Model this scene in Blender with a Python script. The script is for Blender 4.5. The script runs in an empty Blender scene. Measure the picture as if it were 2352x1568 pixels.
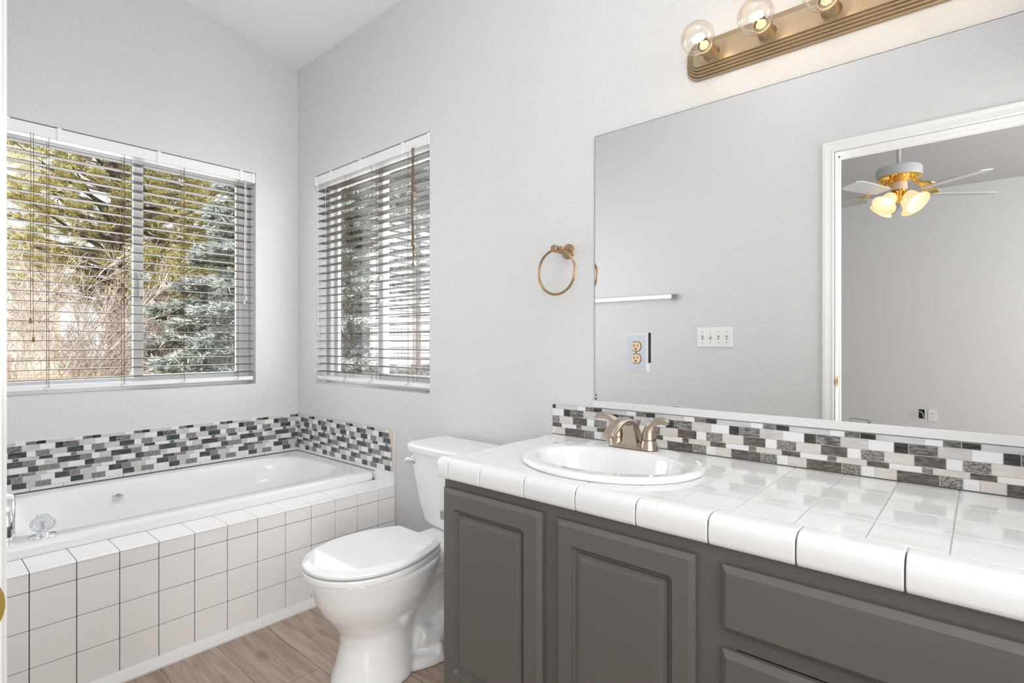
import bpy, bmesh, math, random
import numpy as np
from mathutils import Vector, Matrix, Euler

SC = bpy.context.scene
COL = SC.collection
PI = math.pi
rad = math.radians

# ------------------------------------------------------------------ camera
cam_d = bpy.data.cameras.new('camera')
cam = bpy.data.objects.new('camera', cam_d)
COL.objects.link(cam)
cam_d.sensor_width = 36.0
cam_d.lens = 1237.0 / 2352.0 * 36.0
cam_d.clip_start = 0.02
cam_d.clip_end = 300
cam_d.shift_y = 2.0 / 2352.0
HEAD = math.atan2(1081, 1237)
CAM = Vector((3.06, -1.57, 1.10))
cam.location = CAM
cam.rotation_euler = (PI / 2, 0, HEAD)
SC.camera = cam

# ------------------------------------------------------------------ view, world, sun, big lights
SC.view_settings.view_transform = 'Standard'
SC.view_settings.look = 'None'
SC.view_settings.exposure = 0.0
SC.view_settings.gamma = 1.0
SC.view_settings.use_curve_mapping = False
try:
    SC.cycles.max_bounces = 10
    SC.cycles.diffuse_bounces = 6
    SC.cycles.glossy_bounces = 6
    SC.cycles.transparent_max_bounces = 24
    SC.cycles.sample_clamp_indirect = 6.0
    SC.cycles.use_denoising = True
except Exception:
    pass

W = bpy.data.worlds.new('sky')
SC.world = W
W.use_nodes = True
_bg = W.node_tree.nodes['Background']
_bg.inputs[0].default_value = (0.93, 0.965, 1.0, 1)
_bg.inputs[1].default_value = 1.7


def light(name, kind, loc, energy, color=(1, 1, 1), size=None, size_y=None, aim=None, camera_visible=True, radius=None, spread=180):
    d = bpy.data.lights.new(name, kind)
    d.energy = energy
    d.color = color
    if kind == 'AREA':
        d.shape = 'RECTANGLE'
        d.size = size
        d.spread = rad(spread)
        d.size_y = size_y or size
    if radius is not None:
        d.shadow_soft_size = radius
    o = bpy.data.objects.new(name, d)
    COL.objects.link(o)
    o.location = loc
    if aim is not None:
        o.rotation_euler = Vector(aim).to_track_quat('-Z', 'Y').to_euler()
    o.visible_camera = camera_visible
    return o


sun = light('sun', 'SUN', (6, -8, 12), 5.0, (1.0, 0.95, 0.86), aim=(-0.55, 0.62, -0.6))
sun.data.angle = rad(0.6)
# added area lamps: daylight fill hidden at the bathroom windows, plus unseen bedroom fill
light('daylight_fill_west', 'AREA', (0.012, -0.76, 1.46), 2.4, (0.97, 0.985, 1.0), 1.0, 1.1, aim=(1, 0, 0), camera_visible=False)
light('daylight_fill_north', 'AREA', (0.70, -0.012, 1.46), 6.8, (0.97, 0.985, 1.0), 0.95, 1.1, aim=(0, -1, 0), camera_visible=False)
light('bedroom_fill', 'AREA', (5.85, -3.4, 1.5), 105, (1.0, 0.985, 0.97), 1.8, 1.5, aim=(-1, 0, 0.05))  # unseen fill lamp added in front of the blank bedroom wall
# photographer's flash bounced off the ceiling above the doorway
light('bounce_flash', 'AREA', (2.55, -1.15, 2.62), 5.5, (1.0, 0.99, 0.98), 0.9, 0.5, aim=(-0.25, 0.1, 1), spread=150)
light('front_fill', 'AREA', (2.9, -1.0, 2.72), 3.5, (1.0, 0.99, 0.98), 0.6, 0.4, aim=(-1, 0.30, -0.42), spread=120)  # unseen lamp added as direct frontal fill for room and window frames
light('bedroom_door_fill', 'AREA', (3.85, -2.55, 1.35), 20, (1.0, 0.99, 0.98), 0.9, 1.8, aim=(-0.5, 0.9, 0))  # added lamp out of view, fills the vanity side through the doorway
light('east_fill', 'AREA', (3.42, -1.02, 1.40), 12.5, (1.0, 0.995, 0.985), 0.9, 1.3, aim=(-1, 0, 0))  # made-up lamp before the solid east wall, brightens apron and toilet
light('sky_fill_west', 'AREA', (-0.30, -0.78, 1.46), 16, (0.97, 0.985, 1.0), 1.1, 1.2, aim=(1, 0, 0), camera_visible=False)  # hidden lamp added outside the glass to brighten frames and reveals
light('sky_fill_north', 'AREA', (0.70, 0.30, 1.46), 12, (0.97, 0.985, 1.0), 1.0, 1.2, aim=(0, -1, 0), camera_visible=False)  # same added hidden lamp for the north window

# ------------------------------------------------------------------ materials
MATS = {}


def P(name, color, rough=0.5, metal=0.0, spec=0.5, coat=0.0, bump=None, emit=None, alpha=None):
    """principled material; bump = (scale, strength, distance)"""
    if name in MATS:
        return MATS[name]
    m = bpy.data.materials.new(name)
    m.use_nodes = True
    nt = m.node_tree
    b = nt.nodes['Principled BSDF']
    b.inputs['Base Color'].default_value = (*color, 1)
    b.inputs['Roughness'].default_value = rough
    b.inputs['Metallic'].default_value = metal
    b.inputs['Specular IOR Level'].default_value = spec
    b.inputs['Coat Weight'].default_value = coat
    b.inputs['Coat Roughness'].default_value = 0.04
    if emit:
        b.inputs['Emission Color'].default_value = (*emit[0], 1)
        b.inputs['Emission Strength'].default_value = emit[1]
    if bump:
        tc = nt.nodes.new('ShaderNodeTexCoord')
        nz = nt.nodes.new('ShaderNodeTexNoise')
        nz.inputs['Scale'].default_value = bump[0]
        nz.inputs['Detail'].default_value = 3
        bp = nt.nodes.new('ShaderNodeBump')
        bp.inputs['Strength'].default_value = bump[1]
        bp.inputs['Distance'].default_value = bump[2]
        nt.links.new(tc.outputs['Object'], nz.inputs['Vector'])
        nt.links.new(nz.outputs['Fac'], bp.inputs['Height'])
        nt.links.new(bp.outputs['Normal'], b.inputs['Normal'])
    MATS[name] = m
    return m


def noise_color(name, stops, scale, mapscale=(1, 1, 1), rough=0.4, detail=6, distort=0.0, bump=0.0, spec=0.5, island=False, coat=0.0):
    """colour ramp over noise (or over a random value per leaf)"""
    m = P(name, (1, 1, 1), rough, spec=spec, coat=coat)
    nt = m.node_tree
    b = nt.nodes['Principled BSDF']
    cr = nt.nodes.new('ShaderNodeValToRGB')
    while len(cr.color_ramp.elements) < len(stops):
        cr.color_ramp.elements.new(0.5)
    for e, (p, c) in zip(cr.color_ramp.elements, stops):
        e.position = p
        e.color = (*c, 1)
    if island:
        g = nt.nodes.new('ShaderNodeNewGeometry')
        nt.links.new(g.outputs['Random Per Island'], cr.inputs[0])
    else:
        tc = nt.nodes.new('ShaderNodeTexCoord')
        mp = nt.nodes.new('ShaderNodeMapping')
        mp.inputs['Scale'].default_value = mapscale
        nz = nt.nodes.new('ShaderNodeTexNoise')
        nz.inputs['Scale'].default_value = scale
        nz.inputs['Detail'].default_value = detail
        nz.inputs['Distortion'].default_value = distort
        nt.links.new(tc.outputs['Object'], mp.inputs[0])
        nt.links.new(mp.outputs[0], nz.inputs['Vector'])
        nt.links.new(nz.outputs['Fac'], cr.inputs[0])
        if bump:
            bp = nt.nodes.new('ShaderNodeBump')
            bp.inputs['Strength'].default_value = bump
            bp.inputs['Distance'].default_value = 0.002
            nt.links.new(nz.outputs['Fac'], bp.inputs['Height'])
            nt.links.new(bp.outputs['Normal'], b.inputs['Normal'])
    nt.links.new(cr.outputs[0], b.inputs['Base Color'])
    return m


def thin_glass(name, tint, gloss=0.06, rough=0.0):
    m = bpy.data.materials.new(name)
    m.use_nodes = True
    nt = m.node_tree
    nt.nodes.remove(nt.nodes['Principled BSDF'])
    out = nt.nodes['Material Output']
    tr = nt.nodes.new('ShaderNodeBsdfTransparent')
    tr.inputs[0].default_value = (*tint, 1)
    gl = nt.nodes.new('ShaderNodeBsdfGlossy')
    gl.inputs['Roughness'].default_value = rough
    lw = nt.nodes.new('ShaderNodeLayerWeight')
    lw.inputs[0].default_value = 0.25
    mul = nt.nodes.new('ShaderNodeMath')
    mul.operation = 'MULTIPLY_ADD'
    mul.inputs[1].default_value = 0.3
    mul.inputs[2].default_value = gloss
    mx = nt.nodes.new('ShaderNodeMixShader')
    nt.links.new(lw.outputs['Fresnel'], mul.inputs[0])
    nt.links.new(mul.outputs[0], mx.inputs[0])
    nt.links.new(tr.outputs[0], mx.inputs[1])
    nt.links.new(gl.outputs[0], mx.inputs[2])
    nt.links.new(mx.outputs[0], out.inputs[0])
    MATS[name] = m
    return m


M_wall = P('painted_wall', (0.69, 0.693, 0.695), 0.6, spec=0.3, bump=(150, 0.8, 0.004))
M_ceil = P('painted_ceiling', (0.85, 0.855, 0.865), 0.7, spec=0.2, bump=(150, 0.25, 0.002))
M_trim = P('white_trim', (0.82, 0.82, 0.81), 0.35)
M_vinyl = P('white_vinyl', (0.86, 0.87, 0.88), 0.35)
M_slat = P('backlit_white_slat', (0.095, 0.075, 0.058), 0.45)  # slats are white; their backlit darkness is put into this colour
M_blindw = P('white_blind', (0.84, 0.84, 0.84), 0.4)
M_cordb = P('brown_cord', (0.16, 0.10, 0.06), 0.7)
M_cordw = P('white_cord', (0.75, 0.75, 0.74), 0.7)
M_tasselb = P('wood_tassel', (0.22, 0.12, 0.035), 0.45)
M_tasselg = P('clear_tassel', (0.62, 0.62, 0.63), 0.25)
M_porc = P('white_porcelain', (0.88, 0.885, 0.89), 0.08, spec=0.5, coat=0.3)
M_acr = P('white_acrylic', (0.86, 0.87, 0.88), 0.14, spec=0.5)
M_tile = P('apron_tile', (0.93, 0.92, 0.915), 0.16, spec=0.5)
M_tilew = P('counter_tile', (0.83, 0.835, 0.84), 0.07, spec=0.5)
M_grout = P('dark_grout', (0.10, 0.095, 0.09), 0.9)
M_groutl = P('grey_grout', (0.60, 0.60, 0.60), 0.9)
M_cab = P('grey_cabinet_paint', (0.132, 0.123, 0.114), 0.40, spec=0.4, bump=(60, 0.08, 0.002))
M_chrome = P('chrome', (0.88, 0.88, 0.9), 0.05, metal=1)
M_steel = P('dull_chrome', (0.42, 0.42, 0.43), 0.3, metal=0.8)
M_bevel = P('plate_edge', (0.62, 0.64, 0.66), 0.3)
M_nickel = P('brushed_nickel', (0.50, 0.43, 0.35), 0.27, metal=1)
M_bronze = P('warm_bronze', (0.44, 0.285, 0.17), 0.25, metal=1)
M_brass = P('antique_brass', (0.47, 0.365, 0.245), 0.42, metal=1)
M_gold = P('polished_brass', (0.85, 0.58, 0.17), 0.14, metal=1)
M_mirror = P('mirror', (0.93, 0.935, 0.93), 0.0, metal=1)
M_mirrorb = P('reflection_blue_plate', (0.84, 0.89, 0.95), 0.3, metal=1)  # the plate's bluish reflection is put into its tint
M_alu = P('aluminium_channel', (0.74, 0.74, 0.74), 0.3)
M_black = P('black_gap', (0.012, 0.012, 0.012), 0.8)
M_plate = P('white_plate', (0.80, 0.80, 0.79), 0.35)
M_beige = P('beige_receptacle', (0.72, 0.56, 0.38), 0.4)
M_pane = thin_glass('window_pane', (0.97, 0.98, 0.98), 0.02)
M_bulb = thin_glass('bulb_glass', (1.0, 0.97, 0.92), 0.07)
M_acrylk = thin_glass('clear_acrylic', (0.93, 0.94, 0.95), 0.16)
M_filament = P('glowing_filament', (1, 0.8, 0.5), 0.5, emit=((1.0, 0.78, 0.45), 18))
M_shade = P('lit_shade', (0.50, 0.45, 0.34), 0.4, emit=((1.0, 0.76, 0.42), 0.80))
M_shadeb = P('lit_lamp', (1, 1, 1), 0.4, emit=((1.0, 0.92, 0.75), 2.5))
M_fanw = P('white_fan', (0.56, 0.57, 0.59), 0.3)
M_fanp = P('pale_fitter', (0.75, 0.58, 0.48), 0.4)


def wood_floor():
    m = P('plank_floor', (0.4, 0.3, 0.24), 0.34, spec=0.4)
    nt = m.node_tree
    b = nt.nodes['Principled BSDF']
    L = nt.links.new
    tc = nt.nodes.new('ShaderNodeTexCoord')
    mp = nt.nodes.new('ShaderNodeMapping')
    mp.inputs['Location'].default_value = (-1.372 + 1.22 * 5, 0.984 + 0.1785 * 40, 0)
    L(tc.outputs['Object'], mp.inputs[0])
    br = nt.nodes.new('ShaderNodeTexBrick')
    br.inputs['Scale'].default_value = 1.0
    br.inputs['Brick Width'].default_value = 1.22
    br.inputs['Row Height'].default_value = 0.1785
    br.inputs['Mortar Size'].default_value = 0.0012
    br.inputs['Mortar Smooth'].default_value = 0.0
    br.inputs['Bias'].default_value = 0.0
    br.offset = 0.37
    br.offset_frequency = 3
    br.inputs['Color1'].default_value = (0.38, 0.285, 0.225, 1)
    br.inputs['Color2'].default_value = (0.50, 0.40, 0.325, 1)
    br.inputs['Mortar'].default_value = (0.17, 0.125, 0.095, 1)
    L(mp.outputs[0], br.inputs['Vector'])
    mp2 = nt.nodes.new('ShaderNodeMapping')
    mp2.inputs['Scale'].default_value = (1.6, 16, 1)
    L(tc.outputs['Object'], mp2.inputs[0])
    nz = nt.nodes.new('ShaderNodeTexNoise')
    nz.inputs['Scale'].default_value = 2.2
    nz.inputs['Detail'].default_value = 8
    nz.inputs['Distortion'].default_value = 1.2
    L(mp2.outputs[0], nz.inputs['Vector'])
    cr = nt.nodes.new('ShaderNodeValToRGB')
    cr.color_ramp.elements[0].position = 0.33
    cr.color_ramp.elements[0].color = (0.62, 0.58, 0.56, 1)
    cr.color_ramp.elements[1].position = 0.62
    cr.color_ramp.elements[1].color = (1.06, 1.05, 1.04, 1)
    L(nz.outputs['Fac'], cr.inputs[0])
    mx = nt.nodes.new('ShaderNodeMixRGB')
    mx.blend_type = 'MULTIPLY'
    mx.inputs[0].default_value = 0.85
    L(br.outputs['Color'], mx.inputs[1])
    L(cr.outputs[0], mx.inputs[2])
    # knots
    vo = nt.nodes.new('ShaderNodeTexVoronoi')
    vo.inputs['Scale'].default_value = 2.1
    mp3 = nt.nodes.new('ShaderNodeMapping')
    mp3.inputs['Scale'].default_value = (1, 2.3, 1)
    mp3.inputs['Location'].default_value = (0.31, 0.42, 0)
    L(tc.outputs['Object'], mp3.inputs[0])
    L(mp3.outputs[0], vo.inputs['Vector'])
    cr2 = nt.nodes.new('ShaderNodeValToRGB')
    cr2.color_ramp.elements[0].position = 0.015
    cr2.color_ramp.elements[0].color = (0.35, 0.28, 0.24, 1)
    cr2.color_ramp.elements[1].position = 0.13
    cr2.color_ramp.elements[1].color = (1, 1, 1, 1)
    L(vo.outputs['Distance'], cr2.inputs[0])
    mx2 = nt.nodes.new('ShaderNodeMixRGB')
    mx2.blend_type = 'MULTIPLY'
    mx2.inputs[0].default_value = 0.7
    L(mx.outputs[0], mx2.inputs[1])
    L(cr2.outputs[0], mx2.inputs[2])
    L(mx2.outputs[0], b.inputs['Base Color'])
    return m


M_floor = wood_floor()

# ------------------------------------------------------------------ mesh helpers


class MB:
    """collects shapes; build() links them as one mesh object"""

    def __init__(self):
        self.v = []
        self.f = []
        self.mi = []
        self.mats = []

    def slot(self, m):
        if m not in self.mats:
            self.mats.append(m)
        return self.mats.index(m)

    def add(self, vs, fs, m, M=None):
        k = len(self.v)
        s = self.slot(m)
        for p in vs:
            p = Vector(p)
            self.v.append(tuple(M @ p) if M is not None else tuple(p))
        for f in fs:
            self.f.append([i + k for i in f])
            self.mi.append(s)
        return self

    def box(self, a, b, m, bev=0.0, seg=2, M=None):
        x0, x1 = sorted((a[0], b[0]))
        y0, y1 = sorted((a[1], b[1]))
        z0, z1 = sorted((a[2], b[2]))
        vs = [(x0, y0, z0), (x1, y0, z0), (x1, y1, z0), (x0, y1, z0), (x0, y0, z1), (x1, y0, z1), (x1, y1, z1), (x0, y1, z1)]
        fs = [(0, 3, 2, 1), (4, 5, 6, 7), (0, 1, 5, 4), (1, 2, 6, 5), (2, 3, 7, 6), (3, 0, 4, 7)]
        if bev <= 0:
            return self.add(vs, fs, m, M)
        bm = bmesh.new()
        bv = [bm.verts.new(p) for p in vs]
        for f in fs:
            bm.faces.new([bv[i] for i in f])
        bmesh.ops.bevel(bm, geom=bm.edges[:], offset=bev, segments=seg, affect='EDGES', profile=0.5)
        return self.bm(bm, m, M)

    def bm(self, bm, m, M=None):
        bm.verts.index_update()
        vs = [v.co.copy() for v in bm.verts]
        fs = [[v.index for v in f.verts] for f in bm.faces]
        bm.free()
        return self.add(vs, fs, m, M)

    def loft(self, rings, m, cap0=True, cap1=True, closed=True, M=None):
        n = len(rings[0])
        vs = [p for r in rings for p in r]
        fs = []
        for i in range(len(rings) - 1):
            for j in range(n if closed else n - 1):
                a = i * n + j
                b = i * n + (j + 1) % n
                fs.append((a, b, b + n, a + n))
        if cap0:
            fs.append(tuple(reversed(range(n))))
        if cap1:
            fs.append(tuple(range((len(rings) - 1) * n, len(rings) * n)))
        return self.add(vs, fs, m, M)

    def lathe(self, prof, m, seg=28, M=None, cap=True):
        """prof = [(r, z)] about local z"""
        rings = [[(r * math.cos(2 * PI * j / seg), r * math.sin(2 * PI * j / seg), z) for j in range(seg)] for r, z in prof]
        return self.loft(rings, m, cap, cap, True, M)

    def tube(self, pts, r, m, seg=8, cap=True, flat=None):
        """sweep a circle (radius or list of radii) along pts; flat = (sx, sz) ellipse factors"""
        pts = [Vector(p) for p in pts]
        n = len(pts)
        rs = r if isinstance(r, (list, tuple)) else [r] * n
        rings = []
        up = None
        for i, p in enumerate(pts):
            t = (pts[min(i + 1, n - 1)] - pts[max(i - 1, 0)]).normalized()
            if up is None:
                up = Vector((0, 0, 1)) if abs(t.z) < 0.9 else Vector((1, 0, 0))
            s = t.cross(up).normalized()
            up = s.cross(t).normalized()
            fx, fz = flat if flat else (1, 1)
            rings.append([tuple(p + s * (math.cos(2 * PI * j / seg) * rs[i] * fx) + up * (math.sin(2 * PI * j / seg) * rs[i] * fz)) for j in range(seg)])
        return self.loft(rings, m, cap, cap)

    def ball(self, c, r, m, seg=16, rings=10, sc=(1, 1, 1)):
        prof = []
        for i in range(rings + 1):
            a = -PI / 2 + PI * i / rings
            prof.append((max(1e-5, r * math.cos(a)), r * math.sin(a)))
        return self.lathe(prof, m, seg, Matrix.Translation(c) @ Matrix.Diagonal((*sc, 1)))

    def torus(self, c, R, r, m, axis='y', seg=48, s2=10):
        rings = []
        for i in range(seg):
            a = 2 * PI * i / seg
            ring = []
            for j in range(s2):
                b = 2 * PI * j / s2
                rr = R + r * math.cos(b)
                h = r * math.sin(b)
                p = {'y': (rr * math.cos(a), h, rr * math.sin(a)), 'z': (rr * math.cos(a), rr * math.sin(a), h), 'x': (h, rr * math.cos(a), rr * math.sin(a))}[axis]
                ring.append((c[0] + p[0], c[1] + p[1], c[2] + p[2]))
            rings.append(ring)
        rings.append(rings[0])
        return self.loft(rings, m, False, False)

    def prism(self, poly, axis, h0, h1, m):
        """extrude 2D polygon along axis"""
        def P3(p, h):
            return {'x': (h, p[0], p[1]), 'y': (p[0], h, p[1]), 'z': (p[0], p[1], h)}[axis]
        return self.loft([[P3(p, h0) for p in poly], [P3(p, h1) for p in poly]], m)

    def build(self, name, parent=None, smooth=35, origin=None, wn=True):
        me = bpy.data.meshes.new(name)
        off = Vector((0, 0, 0))
        p = parent
        while p is not None:
            off += p.location
            p = p.parent
        if parent is None and origin is not None:
            off = Vector(origin)
        vs = [(a - off.x, b - off.y, c - off.z) for a, b, c in self.v]
        me.from_pydata(vs, [], self.f)
        for m in self.mats:
            me.materials.append(m)
        me.polygons.foreach_set('material_index', self.mi)
        bm = bmesh.new()
        bm.from_mesh(me)
        bmesh.ops.recalc_face_normals(bm, faces=bm.faces[:])
        bm.to_mesh(me)
        bm.free()
        if smooth:
            me.shade_smooth()
            me.set_sharp_from_angle(angle=rad(smooth))
        me.update()
        o = bpy.data.objects.new(name, me)
        COL.objects.link(o)
        if smooth and wn:
            md_ = o.modifiers.new('weighted_normal', 'WEIGHTED_NORMAL')
            md_.keep_sharp = True
            md_.weight = 100
        if parent is not None:
            o.parent = parent
        elif origin is not None:
            o.location = origin
        return o


def tag(o, label, cat, group=None):
    o['label'] = label
    o['category'] = cat
    if group:
        o['group'] = group
    return o


def thing(name, loc, label, cat, group=None):
    o = bpy.data.objects.new(name, None)
    o.empty_display_size = 0.1
    COL.objects.link(o)
    o.location = loc
    return tag(o, label, cat, group)


def struct(o, label=None, cat=None):
    o['kind'] = 'structure'
    if label:
        o['label'] = label
    if cat:
        o['category'] = cat
    return o


def rot_to(d, loc=(0, 0, 0)):
    """matrix taking local z to direction d"""
    return Matrix.Translation(loc) @ Vector(d).to_track_quat('Z', 'Y').to_matrix().to_4x4()


# ------------------------------------------------------------------ room shell
TW = 0.14                       # outside wall thickness
X_E = 3.44                      # east wall of the bathroom
Y_S = -1.527                    # south wall of the bathroom
W1Y = (-1.335, -0.245)          # west window opening
W2X = (0.195, 1.200)            # north window opening
WZ = (0.869, 2.044)
DX = (2.507, 3.320)             # doorway opening
DZ = 2.045
BY = -5.40                      # far bedroom wall
BZ = 2.66


def wall_hole(name, axis, fixed, span, z, hole, hz, m=M_wall, label=None):
    """wall slab with one opening; axis 'x' runs along x at y=fixed, 'y' runs along y at x=fixed"""
    b = MB()
    f0, f1 = fixed

    def bx(u0, u1, z0, z1):
        if u1 - u0 < 1e-4 or z1 - z0 < 1e-4:
            return
        if axis == 'x':
            b.box((u0, f0, z0), (u1, f1, z1), m)
        else:
            b.box((f0, u0, z0), (f1, u1, z1), m)
    bx(span[0], hole[0], z[0], z[1])
    bx(hole[1], span[1], z[0], z[1])
    bx(hole[0], hole[1], z[0], hz[0])
    bx(hole[0], hole[1], hz[1], z[1])
    return struct(b.build(name, smooth=0), label, 'wall')


struct(MB().box((-TW, -1.6, -0.1), (X_E + 0.1, TW, 0.0), M_floor).build('floor', smooth=0), 'light brown oak plank floor', 'floor')
struct(MB().box((-1.2, BY - 0.1, -0.1), (6.0, -1.6, -0.002), P('bedroom_carpet', (0.45, 0.40, 0.35), 0.95)).build('floor_bedroom', smooth=0), 'bedroom floor beyond the doorway', 'floor')
wall_hole('wall_west', 'y', (-TW, 0.0), (-1.65, 0.0), (0, 3.2), W1Y, WZ, label='white bathroom wall above the bathtub with wide window')
wall_hole('wall_north', 'x', (0.0, TW), (-TW, X_E + 0.1), (0, 3.2), W2X, WZ, label='white textured wall behind toilet and vanity')
wall_hole('wall_south', 'x', (-1.65, Y_S), (-TW + TW, X_E + 0.1), (0, 3.2), DX, (0.0, DZ), label='white wall with doorway to the bedroom')
struct(MB().box((X_E, Y_S, 0), (X_E + 0.1, 0, 3.2), M_wall).build('wall_east', smooth=0), 'white wall at the vanity end', 'wall')
SL = 0.21
_cb = MB()
_z0 = 2.715
_cb.add([(-TW, 0.0, _z0), (X_E + .1, 0.0, _z0), (X_E + .1, -1.65, _z0 + SL * 1.65), (-TW, -1.65, _z0 + SL * 1.65),
         (-TW, TW, 3.2), (X_E + .1, TW, 3.2), (X_E + .1, -1.65, 3.3), (-TW, -1.65, 3.3)],
        [(0, 1, 2, 3), (4, 7, 6, 5), (0, 4, 5, 1), (1, 5, 6, 2), (2, 6, 7, 3), (3, 7, 4, 0)], M_ceil)
struct(_cb.build('ceiling', smooth=0), 'sloped white bathroom ceiling', 'ceiling')
# bedroom
struct(MB().box((-1.3, BY - 0.1, 0), (6.1, BY, BZ), M_wall).build('wall_bedroom_south', smooth=0), 'plain white far bedroom wall', 'wall')
struct(MB().box((6.0, BY, 0), (6.1, -1.65, BZ), M_wall).build('wall_bedroom_east', smooth=0), 'bedroom side wall', 'wall')
struct(MB().box((-1.3, BY, 0), (-1.2, -1.65, BZ), M_wall).build('wall_bedroom_west', smooth=0), 'bedroom side wall', 'wall')
struct(MB().box((X_E + .1, -1.65, 0), (6.1, -1.56, BZ), M_wall).box((-1.3, -1.65, 0), (0.0, -1.651 + .09, BZ), M_wall).build('wall_bedroom_north', smooth=0), 'bedroom wall beside the doorway', 'wall')
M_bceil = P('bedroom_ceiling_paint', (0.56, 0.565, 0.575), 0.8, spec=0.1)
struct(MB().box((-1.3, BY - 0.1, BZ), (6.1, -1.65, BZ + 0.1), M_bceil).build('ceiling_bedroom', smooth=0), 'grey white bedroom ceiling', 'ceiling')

# doorway: jambs, stops, casings
b = MB()
JT = 0.018
for x0, x1 in ((DX[0], DX[0] - 0.0), (DX[1], DX[1])):
    pass
b.box((DX[0] - 0.001, -1.66, 0), (DX[0] + JT * 0.1, Y_S + 0.006, DZ), M_trim)
b.box((DX[1] - JT * 0.1, -1.66, 0), (DX[1] + 0.001, Y_S + 0.006, DZ), M_trim)
b.box((DX[0], -1.66, DZ - 0.003), (DX[1], Y_S + 0.006, DZ + 0.001), M_trim)
b.box((DX[0], -1.612, 0), (DX[0] + 0.011, -1.600 + 0.01, DZ), M_trim, 0.002)
b.box((DX[1] - 0.011, -1.612, 0), (DX[1], -1.59, DZ), M_trim, 0.002)
b.box((DX[0], -1.612, DZ - 0.011), (DX[1], -1.59, DZ), M_trim, 0.002)
jamb = struct(b.build('door_1', origin=(DX[0], Y_S, 0)), 'white door jamb of the bedroom doorway', 'door frame')
# strike plate with curved lip
b = MB()
SZ = 0.905
b.box((DX[0] + 0.0015, -1.570, SZ - 0.029), (DX[0] + 0.0032, -1.527, SZ + 0.029), M_gold, 0.0006)
poly = [(-1.535, SZ - .021)] + [(-1.530 + .0140 * math.sqrt(max(0, 1 - (q / 10 - 1) ** 2)), SZ - .021 + .0021 * q * 2 / 2) for q in range(21)] + [(-1.535, SZ + .021)]
b.prism(poly, 'x', DX[0] + .0006, DX[0] + .0026, M_gold)
b.box((DX[0] + 0.003, -1.565, SZ - 0.012), (DX[0] + 0.0036, -1.548, SZ + 0.012), M_black)
tag(b.build('strike_plate', origin=(DX[0], -1.55, SZ)), 'brass strike plate on the white door jamb', 'strike plate')


def casing(name, yface, sgn, label):
    """profiled casing around the doorway on one face of the wall; sgn +1 projects to +y"""
    CW = 0.052
    prof = [(0.0, 0.006), (0.004, 0.010), (0.010, 0.011), (0.014, 0.0085), (0.030, 0.0125), (0.036, 0.016), (0.048, 0.016), (CW, 0.012)]
    prof = [(0.0, 0.0)] + prof + [(CW, 0.0)]
    rev = -0.004
    path = []
    rings = []
    # inner corner points: left-bottom, left-top, right-top, right-bottom
    for (cx, cz, dx, dz) in ((DX[0] + rev, 0.0, -1, 0), (DX[0] + rev, DZ - rev, -1, 1), (DX[1] - rev, DZ - rev, 1, 1), (DX[1] - rev, 0.0, 1, 0)):
        rings.append([(cx + dx * u, yface + sgn * h, cz + dz * u) for u, h in prof])
    o = MB().loft(rings, M_trim).build(name, smooth=25)
    return struct(o, label, 'trim')


casing('trim_1', Y_S, 1, 'white profiled door casing on the bathroom side')
casing('trim_2', -1.65, -1, 'white profiled door casing on the bedroom side')

# ------------------------------------------------------------------ windows


def window(name, axis, label, u0, u1, um, open_side):
    """white vinyl slider; axis 'y' = in the west wall (outwards -x), 'x' = in the north wall (outwards +y)"""
    z0, z1 = WZ

    def T(u, d, z):                       # u along the wall, d outwards from the wall's room face
        return (-d, u, z) if axis == 'y' else (u, d, z)
    loc = T((u0 + u1) / 2, 0.12, z0)
    w = thing(name, loc, label, 'window')
    w['kind'] = 'structure'

    def ring(b, a0, a1, za, zb, d0, d1, w_, m=M_vinyl, bev=0.003):
        b.box(T(a0, d0, za), T(a0 + w_, d1, zb), m, bev)
        b.box(T(a1 - w_, d0, za), T(a1, d1, zb), m, bev)
        b.box(T(a0 + w_, d0, za), T(a1 - w_, d1, za + w_), m, bev)
        b.box(T(a0 + w_, d0, zb - w_), T(a1 - w_, d1, zb), m, bev)
    b = MB()
    ring(b, u0, u1, z0, z1, 0.085, 0.138, 0.030)
    b.box(T(u0 + .03, 0.128, z0 + .03), T(u0 + .034, 0.134, z1 - .03), M_vinyl)
    b.build('window_frame', w)
    # fixed sash (outer) and sliding sash (inner)
    sides = ((u0 + 0.028, um + 0.012, 0.112, 0.132, 0.030), (um - 0.030, u1 - 0.028, 0.090, 0.111, 0.042))
    if open_side == 'left':
        sides = ((um - 0.012, u1 - 0.028, 0.112, 0.132, 0.030), (u0 + 0.028, um + 0.030, 0.090, 0.111, 0.042))
    for k, (a0, a1, d0, d1, ww) in enumerate(sides):
        b = MB()
        ring(b, a0, a1, z0 + 0.028, z1 - 0.028, d0, d1, ww)
        s = b.build('sash', w)
        d = (d0 + d1) / 2
        MB().box(T(a0 + ww, d - 0.002, z0 + 0.028 + ww), T(a1 - ww, d + 0.002, z1 - 0.028 - ww), M_pane).build('pane', s)
    # latch on the meeting stile
    b = MB()
    zc = 1.375
    for zz in (zc - 0.055, zc + 0.055):
        b.box(T(um - 0.012, 0.070, zz - 0.013), T(um + 0.010, 0.090, zz + 0.013), M_vinyl, 0.005)
        b.box(T(um - 0.006, 0.0685, zz - 0.006), T(um + 0.005, 0.0702, zz + 0.002), P('latch_shadow_grey', (0.35, 0.35, 0.35), 0.5))
    b.box(T(um - 0.010, 0.078, zc - 0.05), T(um - 0.003, 0.090, zc + 0.05), M_vinyl, 0.002)
    b.build('latch', w)
    return w


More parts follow.
